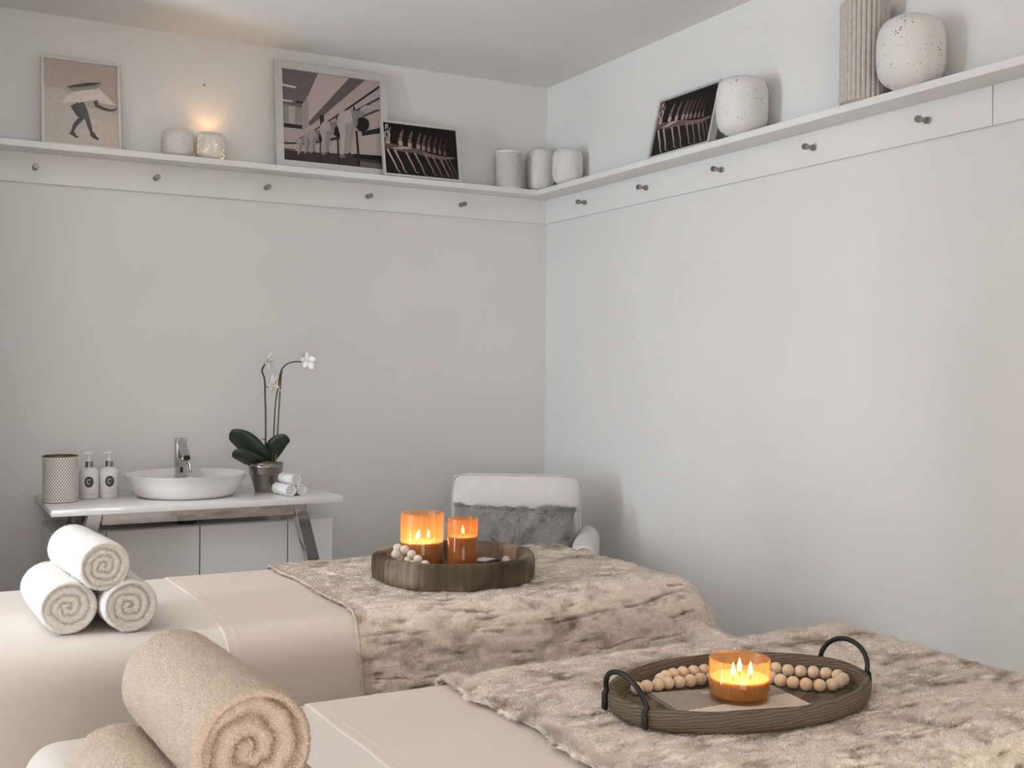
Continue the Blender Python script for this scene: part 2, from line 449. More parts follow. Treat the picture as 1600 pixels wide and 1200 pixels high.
# ------------------------------------------------------------------ the room
struct(boxo('floor', XL - .2, XR + .2, YF - .2, WB + .2, -.1, 0, M_FLOOR))
struct(boxo('ceiling', XL - .2, XR + .2, YF - .2, WB + .2, ZC, ZC + .1, M_CEIL))
struct(boxo('wall_back', XL - .2, XR + .2, WB, WB + .2, 0, ZC, M_WALL))
struct(boxo('wall_right', XR, XR + .2, YF - .2, WB, 0, ZC, M_WALL))
M_FWALL = noise_mat('taupe_wall_paint', (.30, .28, .26), (.34, .32, .30), 3, .85, spec=.15)
bm = bmesh.new()
box(bm, XL - .2, DOOR_X0, YF - .2, YF, 0, ZC); box(bm, DOOR_X1, XR, YF - .2, YF, 0, ZC); box(bm, DOOR_X0, DOOR_X1, YF - .2, YF, DOOR_Z1, ZC)
struct(bmo('wall_front', bm, M_FWALL))
struct(boxo('wall_shade_stub', XL, .06, 3.92, 4.04, 0, ZC, M_FWALL))  # unseen stub wall added to shade the left of the back wall
bm = bmesh.new()
box(bm, XL - .2, XL, YF, WIN_Y0, 0, ZC); box(bm, XL - .2, XL, WIN_Y1, WB, 0, ZC)
box(bm, XL - .2, XL, WIN_Y0, WIN_Y1, 0, WIN_Z0); box(bm, XL - .2, XL, WIN_Y0, WIN_Y1, WIN_Z1, ZC)
struct(bmo('wall_left', bm, M_WALL))
win = struct(bpy.data.objects.new('window_1', None)); COL.objects.link(win); win.location = (XL - .08, (WIN_Y0 + WIN_Y1) / 2, WIN_Z0)
hw, hh = (WIN_Y1 - WIN_Y0) / 2, WIN_Z1 - WIN_Z0
bm = bmesh.new()
box(bm, -.03, .03, -hw, -hw + .05, 0, hh); box(bm, -.03, .03, hw - .05, hw, 0, hh)
box(bm, -.03, .03, -hw, hw, 0, .05); box(bm, -.03, .03, -hw, hw, hh - .05, hh)
bmo('window_frame', bm, M_TRIM, win)
t = NT('window_glass'); a_ = t.n('BsdfTransparent'); b_ = t.n('BsdfGlossy', i_Roughness=.02); c_ = t.n('MixShader'); c_.inputs[0].default_value = .05
t.l(a_.outputs[0], c_.inputs[1]); t.l(b_.outputs[0], c_.inputs[2]); M_PANE = t.done(c_.outputs[0])
boxo('window_pane', -.003, .003, -hw + .05, hw - .05, .05, hh - .05, M_PANE, win)
door = struct(bpy.data.objects.new('fill_door_1', None)); COL.objects.link(door); door.location = ((DOOR_X0 + DOOR_X1) / 2, YF - .08, 0)  # unseen door added as the opening for the fill light
dw = (DOOR_X1 - DOOR_X0) / 2
for k in (-1, 1):
    bm = bmesh.new(); xa, xb = (-dw, 0) if k < 0 else (0, dw)
    box(bm, xa, xa + .07, -.025, .025, 0, DOOR_Z1); box(bm, xb - .07, xb, -.025, .025, 0, DOOR_Z1)
    box(bm, xa, xb, -.025, .025, 0, .10); box(bm, xa, xb, -.025, .025, DOOR_Z1 - .08, DOOR_Z1)
    bmo('fill_door_leaf', bm, M_TRIM, door)
    boxo('fill_door_pane', xa + .07, xb - .07, -.003, .003, .10, DOOR_Z1 - .08, M_PANE, door)
for nm, a in (('baseboard_back', (XL, XR, WB - .014, WB, 0, .10)), ('baseboard_right', (XR - .014, XR, YF, WB - .014, 0, .10))):
    struct(boxo(nm, *a, M_TRIM))

SZ0, SZ1, SD, TT = 2.163, 2.187, .125, .012      # shelf underside, top, depth; trim board thickness
TZ0 = 2.049
struct(boxo('trim_1', XL, XR - TT, WB - TT, WB, TZ0, SZ0, M_TRIM, bev=.0012, seg=1))
struct(boxo('trim_2', XR - TT, XR, 2.103, WB, TZ0, SZ0, M_TRIM, bev=.0012, seg=1))
struct(boxo('trim_3', XR - TT, XR, YF, 2.100, TZ0, SZ0, M_TRIM, bev=.0012, seg=1))
tag(boxo('wall_shelf', XL, XR - SD - .0004, WB - SD, WB, SZ0, SZ1, M_TRIM, bev=.001, seg=1),
    'long narrow white picture ledge above the sink wall', 'shelf', 'white picture ledges')
tag(boxo('wall_shelf', XR - SD, XR, YF, WB, SZ0, SZ1, M_TRIM, bev=.001, seg=1),
    'long narrow white picture ledge on the right wall', 'shelf', 'white picture ledges')

# added uplighters out of view, bouncing fill light off the ceiling
def uplighter(label, x, y, power, color):
    lamp = thing('fill_uplighter', label, 'lamp', (x, y, 0))
    lathe('lamp_base', [(.0, 0), (.14, 0), (.14, .012), (.02, .025), (.0, .025)], M_METAL, lamp, 36)
    tube('pole', [(0, 0, .02), (0, 0, 1.72)], .011, M_METAL, lamp, 14)
    lathe('lamp_bowl', [(.0, 1.715), (.05, 1.72), (.13, 1.76), (.175, 1.81), (.172, 1.812), (.125, 1.768), (.0, 1.728)], M_TRIM, lamp, 40)
    area_light('fill_lamp_light', (0, 0, 1.79), (0, 0, 1), .30, .30, power, color, 'DISK', lamp)
uplighter('slim metal uplighter added as unseen fill light by the window', -1.20, 3.40, 64.0, (1.0, .95, .90))
uplighter('slim metal uplighter added as unseen warm fill behind the camera', 1.4, -1.2, 14.0, (1.0, .83, .68))
# unseen screen added to block window light from near bed and right wall
scr = thing('light_block_screen', 'tall unseen linen screen added as light blocker by the far bed', 'screen', (-.70, 2.66, 0))
M_LINEN = noise_mat('screen_linen', (.62, .57, .50), (.68, .63, .56), 60, .9, bump=.2, bscale=700, bdist=.0005)
for k in range(3):
    a0, a1 = -.68 + k * .455, -.68 + (k + 1) * .455 - .006
    yo = .05 * (k % 2)
    me_ = boxo('panel', a0, a1, -.012 + yo, .012 + yo, .04, 1.84, M_LINEN, scr, bev=.003)
    for x in (a0, a1 - .025):
        boxo('panel_frame', x - a0 * 0, x + .025, -.016 + yo, .016 + yo, 0, 1.86, M_LEGWOOD, scr, bev=.002)

# ------------------------------------------------------------------ coat hooks
def make_hook():
    h = thing('coat_hook', '', 'coat hook', group='nickel coat hooks under the ledges')
    rx = (math.pi / 2, 0, 0)
    lathe('mounting_collar', [(.0, 0), (.0105, 0), (.0105, .008), (.009, .012), (.0, .012)], M_METAL, h, 20, rot=rx)
    lathe('stem', [(.0, .012), (.0065, .012), (.0065, .034), (.0, .034)], M_METAL, h, 16, rot=rx)
    lathe('knob', [(.0, .032), (.009, .032), (.0105, .035), (.0105, .046), (.009, .0485), (.0, .0485)], M_METAL, h, 20, rot=rx)
    return h
hook0 = make_hook()
hb = [(.426, 'nickel coat hook under the ledge below the walking-legs picture'),
      (.872, 'nickel coat hook below the ledge, left of the small candle vases'),
      (1.321, 'nickel coat hook below the left edge of the big ballet picture'),
      (1.773, 'nickel coat hook below the right side of the big ballet picture'),
      (2.229, 'nickel coat hook on the sink wall, nearest to the room corner')]
hr = [(4.231, 'nickel coat hook on the right wall, nearest to the room corner'),
      (3.761, 'nickel coat hook on the right wall, second from the corner'),
      (3.279, 'nickel coat hook on the right wall below the leaning black photograph'),
      (2.799, 'nickel coat hook on the right wall between black photograph and fluted vase'),
      (2.326, 'nickel coat hook on the right wall below the big speckled vase')]
for i, (x, lab) in enumerate(hb):
    o = hook0 if i == 0 else copy_tree(hook0)
    o.location = (x, WB - TT, 2.106); o['label'] = lab
for y, lab in hr:
    o = copy_tree(hook0); o.location = (XR - TT, y, 2.106); o.rotation_euler = (0, 0, -math.pi / 2); o['label'] = lab
nail = tag(lathe('wall_nail', [(.0, 0), (.0035, 0), (.0045, .006), (.003, .009), (.0, .009)], M_METAL, None, 12, rot=(math.pi / 2, 0, 0), loc=(1.0645, WB, 2.505)),
           'tiny dark nail in the wall above the glowing vase', 'nail')

# ------------------------------------------------------------------ picture frames
PM = {}
def pmat(rgb):
    k = tuple(rgb)
    if k not in PM: PM[k] = noise_mat('print_tone_%d' % len(PM), near(srgb(*rgb), .93), near(srgb(*rgb), 1.05), 90, .5, spec=.15)
    return PM[k]
def stroke(pts, w):
    pts = [np.array(p, float) for p in pts]; n = len(pts)
    w = w if isinstance(w, (list, tuple)) else [w] * n
    Lp, Rp = [], []
    for i in range(n):
        t = pts[min(i + 1, n - 1)] - pts[max(i - 1, 0)]; t /= np.linalg.norm(t) + 1e-9
        nn = np.array([-t[1], t[0]]); Lp.append(pts[i] + nn * w[i] / 2); Rp.append(pts[i] - nn * w[i] / 2)
    return [tuple(p) for p in Lp + Rp[::-1]]
def uvq(quad, pts):
    """source quad TL, TR, BR, BL -> unit square (inverse bilinear by iteration)."""
    q = [np.array(p, float) for p in quad]; out = []
    for p in pts:
        u, v = .5, .5
        for _ in range(12):
            top = q[0] + (q[1] - q[0]) * u; bot = q[3] + (q[2] - q[3]) * u
            r = top + (bot - top) * v - np.array(p, float)
            du = (q[1] - q[0]) * (1 - v) + (q[2] - q[3]) * v; dv = bot - top
            s = np.linalg.solve(np.stack([du, dv], 1), -r); u += s[0]; v += s[1]
        out.append((u, 1 - v))
    return out
def make_frame(name, label, w, h, fw, depth, fmat, shapes, bg, loc, rotz, lean):
    """local: x width, z height, front at -y, back at y=0."""
    t = thing(name, label, 'picture', loc, 0)
    t.rotation_mode = 'XYZ'
    t.rotation_euler = (-lean, 0, rotz)
    if rotz:                                    # lean about the frame's own width axis
        t.rotation_euler = (Matrix.Rotation(rotz, 3, 'Z') @ Matrix.Rotation(-lean, 3, 'X')).to_euler()
    bm = bmesh.new()
    x0, x1 = -w / 2, w / 2
    o = [(x0, 0), (x1, 0), (x1, h), (x0, h)]; i = [(x0 + fw, fw), (x1 - fw, fw), (x1 - fw, h - fw), (x0 + fw, h - fw)]
    F = [bm.verts.new((x, -depth, z)) for x, z in o]; G = [bm.verts.new((x, -depth, z)) for x, z in i]
    B = [bm.verts.new((x, 0, z)) for x, z in o]; K = [bm.verts.new((x, -depth + .008, z)) for x, z in i]
    for k in range(4):
        j = (k + 1) % 4
        bm.faces.new((F[k], F[j], G[j], G[k])); bm.faces.new((B[k], B[j], F[j], F[k])); bm.faces.new((G[k], G[j], K[j], K[k]))
    bm.faces.new((B[3], B[2], B[1], B[0]))
    bmo('frame', bm, fmat, t)
    W2, H2 = w - 2 * fw, h - 2 * fw
    V, Fc, mi, mats = [], [], [], []
    def add(poly, rgb, layer):
        m = pmat(rgb)
        if m not in mats: mats.append(m)
        b = len(V)
        for u, v in poly:
            V.append((x0 + fw + min(max(u, 0), 1) * W2, -depth + .0075 - layer * .00006, fw + min(max(v, 0), 1) * H2))
        Fc.append(tuple(range(b, b + len(poly)))); mi.append(mats.index(m))
    add([(0, 0), (1, 0), (1, 1), (0, 1)], bg, 0)
    for k, (poly, rgb) in enumerate(shapes): add(poly, rgb, k + 1)
    me = bpy.data.meshes.new('print'); me.from_pydata(V, [], Fc); me.update()
    p = link('print', me, mats, t)
    me.polygons.foreach_set('material_index', mi)
    return t

# walking legs under a white paper dress
Q = [(190, 150), (950, 245), (965, 1075), (195, 1000)]
u1 = lambda pts: uvq(Q, pts)
sh = [([(0, 0), (1, 0), (1, .42), (.55, .47), (.25, .66), (0, .66)], (196, 190, 184)),
      ([(.0, .52), (.3, .62), (.6, .40), (1, .36), (1, .30), (.4, .28), (0, .34)], (198, 191, 184)),
      ([(.45, .0), (1, .0), (1, .32), (.62, .33), (.5, .2)], (206, 194, 186)),
      (u1(stroke([(500, 620), (560, 740), (580, 760), (510, 830), (475, 905)], [90, 60, 52, 46, 26])), (92, 92, 95)),
      (u1([(470, 900), (505, 905), (520, 940), (555, 955), (520, 965), (480, 940), (440, 915)]), (88, 87, 88)),
      (u1(stroke([(555, 610), (610, 710), (635, 770), (660, 850), (682, 920)], [90, 72, 52, 46, 28])), (100, 100, 103)),
      (u1([(665, 905), (705, 905), (735, 955), (765, 975), (740, 990), (690, 965), (660, 935)]), (90, 88, 88)),
      (u1(stroke([(720, 590), (735, 635), (800, 668), (880, 688), (930, 680), (952, 660)], [48, 42, 30, 24, 18, 10])), (98, 94, 92)),
      (u1([(470, 490), (750, 455), (945, 640), (780, 612), (740, 575), (600, 600), (375, 605)]), (222, 212, 206)),
      (u1([(430, 450), (785, 405), (755, 455), (735, 470), (485, 492)]), (150, 146, 142)),
      (u1([(415, 447), (500, 425), (640, 402), (795, 402), (700, 432), (560, 448), (470, 453)]), (88, 84, 80)),
      (u1([(470, 490), (755, 450), (760, 462), (480, 500), (445, 545)]), (170, 163, 158))]
make_frame('picture_frame', 'pale thin framed photograph of bare legs walking beneath a white skirt', .286, .350, .010, .016, M_WHFRAME, sh,
           (186, 172, 164), (.587, WB - .068, SZ1), 0, math.asin(.052 / .35))

# dancers bending at the barre (tall room)
Q = [(145, 135), (1065, 262), (1075, 1120), (160, 1015)]
u2 = lambda pts: uvq(Q, pts)
sh = [(u2([(145, 135), (478, 182), (385, 400), (330, 480), (330, 520), (155, 485)]), (112, 104, 102)),
      (u2([(150, 480), (330, 515), (330, 690), (155, 665)]), (150, 142, 140)),
      (u2([(205, 492), (262, 503), (262, 680), (207, 672)]), (176, 166, 163)),
      (u2([(155, 660), (330, 685), (328, 722), (157, 700)]), (60, 56, 56)),
      (u2([(150, 282), (268, 308), (276, 322), (262, 328), (150, 302)]), (208, 200, 196)),
      (u2([(150, 430), (240, 446), (244, 460), (150, 450)]), (200, 192, 188)),
      (u2([(275, 448), (335, 460), (335, 478), (275, 470)]), (62, 58, 58)),
      (u2([(775, 222), (925, 245), (530, 585), (400, 690), (380, 660)]), (104, 97, 96)),
      (u2([(775, 222), (380, 660), (345, 700), (345, 480), (385, 400), (478, 182)]), (186, 172, 168)),
      (u2([(330, 540), (372, 402), (384, 402), (384, 690), (335, 740)]), (160, 150, 147)),
      (u2([(485, 590), (530, 585), (525, 690), (495, 700)]), (58, 54, 54)),
      (u2([(155, 1015), (160, 920), (500, 950), (800, 965), (1072, 990), (1075, 1120)]), (66, 60, 60)),
      (u2([(800, 962), (1072, 985), (1072, 1040), (800, 1000)]), (34, 31, 31)),
      (u2([(845, 1030), (1072, 1070), (1074, 1110), (850, 1085)]), (104, 98, 92)),
      (u2(stroke([(1065, 310), (700, 560), (420, 745), (265, 835)], [26, 16, 10, 6])), (46, 43, 45)),
      (u2(stroke([(1065, 420), (800, 560), (690, 620)], [24, 18, 12])), (70, 66, 68)),
      (u2(stroke([(1070, 530), (890, 600)], [26, 20])), (80, 76, 78)),
      (u2([(880, 750), (1065, 710), (1065, 765), (885, 790)]), (48, 46, 48)),
      (u2([(440, 840), (780, 770), (785, 800), (450, 860)]), (70, 65, 65)),
      (u2([(160, 845), (260, 850), (330, 850), (330, 865), (160, 862)]), (50, 47, 47)),
      (u2([(160, 905), (260, 915), (260, 925), (160, 918)]), (56, 52, 52)),
      (u2(stroke([(812, 500), (812, 560)], 16)), (36, 34, 35)),
      (u2(stroke([(645, 600), (658, 1060)], 14)), (42, 39, 40)),
      (u2(stroke([(830, 740), (850, 1080)], 20)), (42, 39, 40)),
      (u2(stroke([(490, 760), (488, 1040)], 9)), (48, 45, 46))]
for (hx, hy, s, tone) in ((300, 880, .36, 168), (365, 850, .45, 160), (420, 830, .52, 165), (540, 790, .76, 172), (725, 740, 1.08, 182)):
    X = lambda a, b: (hx + a * s, hy + b * s)
    c = (tone, tone - 9, tone - 12); d = (tone - 26, tone - 32, tone - 34)
    sh += [(u2(stroke([X(-35, -95), X(-15, 40), X(-25, 130), X(-38, 215)], [88 * s, 66 * s, 48 * s, 30 * s])), c),
           (u2(stroke([X(40, -90), X(28, 30), X(10, 120), X(18, 205)], [78 * s, 60 * s, 44 * s, 28 * s])), d),
           (u2([X(-62, 222), X(-10, 210), X(0, 235), X(-40, 246), X(-62, 238)]), (120, 112, 110)),
           (u2([X(0, 215), X(40, 190), X(42, 230), X(10, 244)]), (70, 66, 66)),
           (u2([X(-72, -110), X(-40, -175), X(40, -185), X(70, -130), X(55, -70), X(-60, -70)]), c),
           (u2([X(50, -180), X(130, -180), X(165, -200), X(160, -135), X(90, -100), X(60, -110)]), (tone - 45, tone - 46, tone - 42)),
           (u2(stroke([X(140, -185), X(185, -215), X(270, -205), X(330, -195)], [34 * s, 30 * s, 22 * s, 14 * s])), c),
           (u2([X(150 + 62 * math.cos(k), -55 + 66 * math.sin(k)) for k in np.linspace(0, 6.283, 15)[:-1]]), (38, 36, 37)),
           (u2([X(78, -95), X(110, -100), X(105, -40), X(82, -50)]), (140, 130, 127))]
make_frame('picture_frame', 'large silver framed photograph of ballet dancers bending at a barre', .502, .455, .031, .018, M_SILVER, sh,
           (176, 163, 159), (1.598, WB - .068, SZ1), 0, math.asin(.050 / .455))

# row of dancers kicking, on black (two prints alike)
def kick_print(seed):
    rng = np.random.default_rng(seed)
    s = [([(0, 0), (1, 0), (1, .30), (0, .34)], (36, 33, 33))]
    base = [.07, .17, .32, .44, .58, .68, .77, .85, .91]
    s += [([(0, .62), (.12, .60), (.25, .56), (.45, .55), (.62, .48), (.80, .45), (.97, .46), (.95, .42), (.8, .38), (.6, .40), (.42, .45), (.2, .46), (0, .52)], (104, 86, 81)),
          ([(.08, .50), (.26, .57), (.40, .55), (.22, .50)], (176, 160, 150)),
          ([(.5, .5), (.75, .44), (.95, .44), (.8, .41), (.55, .44)], (124, 104, 97))]
    for k, x in enumerate(base):
        z = 1 - .55 * k / 9; y0 = .49 - .10 * k / 9
        c = (186 - 10 * k, 168 - 10 * k, 158 - 10 * k)
        s.append((stroke([(x - .03, y0), (x + .02, y0 - .16), (x + .055, y0 - .26), (x + .085, y0 - .38 - .02 * (k % 2)), (x + .125, .03 + .012 * (k % 3))],
                         [.034 * z, .024 * z, .02 * z, .014 * z, .009]), c))
        if k == 6: s.append((stroke([(x, y0 - .05), (x + .05, y0 - .25), (x + .10, .06)], [.03, .016, .012]), c))
    for k, x in enumerate([.05, .22, .345, .46, .53, .60, .68, .75, .82]):
        y0 = .62 - .14 * k / 9; z = 1 - .5 * k / 9
        c = (196 - 11 * k, 174 - 11 * k, 164 - 11 * k); d = (132 - 8 * k, 112 - 8 * k, 105 - 8 * k)
        s.append(([(x - .025 * z, y0 - .03), (x + .03 * z, y0 - .03), (x + .035 * z, y0 + .05), (x, y0 + .07), (x - .03 * z, y0 + .05)], c))
        s.append((stroke([(x, y0 + .06), (x + .005, y0 + .14), (x + .035, y0 + .25), (x + .05, y0 + .30)], [.055 * z, .05 * z, .03 * z, .01]), d))
        s.append(([(x - .03, y0 + .12), (x - .012, y0 + .18), (x + .01, y0 + .13)], (48, 42, 41)))
    s += [(stroke([(.015, .70), (.02, .80), (.055, .84), (.08, .78), (.075, .68)], [.02, .025, .03, .025, .015]), (178, 166, 158)),
          (stroke([(.03, .86), (.04, .96), (.06, .97), (.06, .88)], [.012, .02, .02, .01]), (188, 178, 170)),
          ([(.02, .64), (.075, .62), (.08, .70), (.03, .72)], (160, 146, 138))]
    return s
make_frame('picture_frame', 'thin silver framed black photograph of kicking dancers overlapping the big picture', .372, .252, .010, .016, M_SILVER, kick_print(1),
           (30, 27, 27), (1.994, WB - .106, SZ1), 0, math.asin(.046 / .252))
make_frame('picture_frame', 'thin silver framed black photograph of kicking dancers on right ledge beside white vase', .385, .252, .010, .030, M_SILVER, kick_print(2),
           (30, 27, 27), (XR - .068, 3.450, SZ1), -math.pi / 2, math.asin(.058 / .252))

# ------------------------------------------------------------------ vases on the ledges
def barrel(dia, h, p=3.2, open_r=.42, n=26, taper=.0):
    R = dia / 2; out = []
    for k in range(n + 1):
        s = -1 + 2 * k / n
        r = R * (1 - abs(s) ** p) ** (1 / p) * (1 + taper * s)
        out.append((max(r, R * (open_r if s > 0 else .52)), h / 2 + s * h / 2))
    return out
def make_vase(label, dia, h, loc, mat, p=3.2, lit=False, taper=0.0, mouth=.42):
    t = thing('pierced_vase', label, 'vase', loc, group='white pierced vases on the ledges')
    o = barrel(dia, h, p, open_r=mouth, taper=taper)
    lathe('shell', o, mat, t, 48, cap1=False)
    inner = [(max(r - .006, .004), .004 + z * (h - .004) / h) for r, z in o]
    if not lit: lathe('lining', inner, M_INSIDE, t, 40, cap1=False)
    return t
v1 = make_vase('small white pierced vase left of the glowing one on the ledge', .121, .112, (.945, WB - .066, SZ1), M_POROUS, 3.4)
v2 = make_vase('small white pierced vase lit from inside, glowing on the wall above', .119, .112, (1.079, WB - .066, SZ1), M_POROUS_LIT, 3.4, lit=True, mouth=.72)
v3 = make_vase('taller white pierced vase in the corner of the ledges', .132, .202, (2.614, WB - .072, SZ1), M_POROUS, 4.2)
v4 = make_vase('white pierced vase in front of the corner vase on right ledge', .139, .162, (2.609, 4.275, SZ1), M_POROUS, 3.8)
v5 = make_vase('white speckled vase beside the black photograph on right ledge', .183, .204, (XR - .100, 3.066, SZ1), M_POROUS_BIG, 3.6)
v6 = make_vase('big white speckled vase in front of the tall fluted vase', .196, .210, (XR - .103, 2.312, SZ1), M_POROUS_BIG, 3.2)
tl = thing('tealight_candle', 'small lit tealight inside the glowing pierced vase', 'candle', (1.079, WB - .066, SZ1 + .006))
lathe('cup', [(.0, 0), (.019, 0), (.019, .015), (.0, .015)], M_METAL, tl, 20)
lathe('flame', [(.0, .018), (.004, .024), (.003, .032), (.0, .042)], M_FLAME, tl, 10)
def point(name, loc, power, color, r, parent):
    l = bpy.data.lights.new(name, 'POINT'); l.energy = power; l.color = color; l.shadow_soft_size = r
    o = bpy.data.objects.new(name, l); COL.objects.link(o); o.location = loc; o.parent = parent
    return o
FLAMEC = (1.0, .58, .25)
point('tealight_light', (0, 0, .045), .48, FLAMEC, .008, tl)

t = thing('pierced_cylinder', 'white cylinder holder pierced with regular dots on the corner ledge', 'candle holder', (2.449, WB - .064, SZ1))
lathe('shell', [(.061, 0), (.061, .171)], M_GRID, t, 56, cap0=False, cap1=False)
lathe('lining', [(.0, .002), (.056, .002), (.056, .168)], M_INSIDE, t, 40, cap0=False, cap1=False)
lathe('rim', [(.0565, .169), (.0618, .169), (.0618, .173), (.0565, .173), (.0565, .169)], M_TRIM, t, 48, cap0=False, cap1=False)

def flute(a, z): return 1 - .085 * (1 - abs(math.sin(a * 15))) ** 2.0
t = thing('fluted_vase', 'tall grey-beige vertically fluted cylinder vase on right ledge', 'vase', (XR - .082, 2.512, SZ1))
lathe('body', [(.0, 0), (.0745, 0), (.0755, .004), (.0755, .306), (.074, .310), (.066, .310), (.064, .304), (.064, .02), (.0, .02)], M_RIDGED, t, 300, rmod=flute, angle=80, cap0=False, cap1=False)

# ------------------------------------------------------------------ vanity table, cabinet
CT = .861
van = thing('vanity_table', 'white gloss topped vanity table on slanted chrome legs', 'table', (.95, 4.32, 0))
vx = lambda x: x - .95
vy = lambda y: y - 4.32
boxo('table_top', vx(.430), vx(1.472), vy(4.045), vy(WB - .002), CT - .023, CT, M_LACQ, van, bev=.0015)
boxo('front_rail', vx(.60), vx(1.292), vy(4.085), vy(4.110), CT - .066, CT - .023, M_CHROME, van, bev=.001, seg=1)
boxo('rear_rail', vx(.60), vx(1.292), vy(4.50), vy(4.525), CT - .066, CT - .023, M_CHROME, van, bev=.001, seg=1)
def leg(x_top, x_bot, y):
    bm = bmesh.new(); hw = .024
    v = []
    for (x, z) in ((x_top, CT - .023), (x_bot, 0.0)):
        for dx in (-hw, hw):
            for dy in (0, .05): v.append(bm.verts.new((vx(x + dx), vy(y + dy), z)))
    for q in ((0, 1, 3, 2), (4, 6, 7, 5), (0, 4, 5, 1), (2, 3, 7, 6), (0, 2, 6, 4), (1, 5, 7, 3)): bm.faces.new([v[i] for i in q])
    bmesh.ops.bevel(bm, geom=list(bm.edges), offset=.001, segments=1, affect='EDGES')
    bmo('leg', bm, M_CHROME, van)
for y in (4.085, 4.475):
    leg(1.312, 1.312 + .215, y); leg(.578, .578 - .215, y)

cab = thing('base_cabinet', 'low white cabinet with plain doors under the vanity table', 'cabinet', (.97, 4.41, 0))
cx_ = lambda x: x - .97
cy_ = lambda y: y - 4.41
boxo('carcass', cx_(.452), cx_(1.492), cy_(4.238), cy_(WB - .016), .06, .756, M_CAB, cab, bev=.001, seg=1)
boxo('plinth', cx_(.48), cx_(1.46), cy_(4.28), cy_(WB - .016), 0, .06, M_DARK, cab)
xs = [.452, .632, .968, 1.308, 1.492]
for a, b in zip(xs[:-1], xs[1:]):
    boxo('door', cx_(a + .0025), cx_(b - .0025), cy_(4.218), cy_(4.2365), .065, .754, M_CAB, cab, bev=.001, seg=1)
pipe = thing('drain_pipe', 'black drain trap hanging under the table below the basin', 'pipe', (.94, 4.31, .757))
lathe('waste', [(.0, .03), (.022, .03), (.022, .081), (.0, .081)], M_BLACK, pipe, 20)
lathe('trap_cup', [(.0, 0), (.035, 0), (.035, .03), (.0, .03)], M_BLACK, pipe, 20)

# basin with its tap ledge
BX, BY, BZ = .938, 4.315, CT
bas = thing('vessel_basin', 'round white vessel basin with flared rim on the vanity table', 'basin', (BX, BY, BZ))
prof = [(.0, 0), (.160, 0), (.176, .004), (.190, .016), (.207, .048), (.2265, .083), (.2285, .0845), (.2285, .0865), (.2265, .087), (.218, .0835), (.195, .05), (.165, .024), (.10, .016), (.0, .014)]
lathe('bowl', prof, M_CERAM, bas, 72, angle=60)
bm = bmesh.new(); box(bm, -.055, .055, .075, .192, .018, .060, .012, 3); bmo('tap_ledge', bm, M_CERAM, bas, angle=40)
lathe('drain', [(.0, .0145), (.024, .0145), (.024, .018), (.02, .020), (.0, .020)], M_CHROME, bas, 24)

tap = thing('basin_tap', 'tall chrome sensor tap standing at the back of the basin', 'tap', (BX + .005, BY + .128, BZ + .060))
boxo('body', -.021, .021, -.020, .022, 0, .152, M_CHROME, tap, bev=.004, seg=3)
tube('spout', [(0, -.005, .140), (0, -.05, .118), (0, -.105, .088), (0, -.112, .083)], [.017, .0165, .0155, .0155], M_CHROME, tap, 20)
tube('nozzle', [(0, -.1115, .0832), (0, -.1145, .0815)], [.012, .012], M_DARK, tap, 16)
boxo('sensor_window', -.006, .006, -.0206, -.0195, .018, .040, M_DARK, tap)
boxo('cap', -.015, .015, -.0215, -.019, .131, .149, M_PLASTIC, tap)
tube('lever', [(.022, -.002, .060), (.034, -.006, .052), (.036, -.008, .018)], [.006, .006, .005], M_CHROME, tap, 12)

# pierced canister
can = thing('pierced_canister', 'ivory canister with rows of small holes at the left of the vanity', 'canister', (.487, 4.305, CT))
lathe('shell', [(.060, 0), (.060, .166)], M_GRID_B, can, 56, cap0=False, cap1=False)
lathe('lining', [(.0, .002), (.054, .002), (.054, .164)], M_BRONZE, can, 40, cap0=False, cap1=False)
lathe('rim', [(.0545, .163), (.0607, .163), (.0607, .168), (.0545, .168), (.0545, .163)], M_BRONZE, can, 48, cap0=False, cap1=False)
lathe('foot_rim', [(.0605, .0), (.0607, .003), (.056, .003), (.056, 0), (.0605, 0)], M_BRONZE, can, 48, cap0=False, cap1=False)

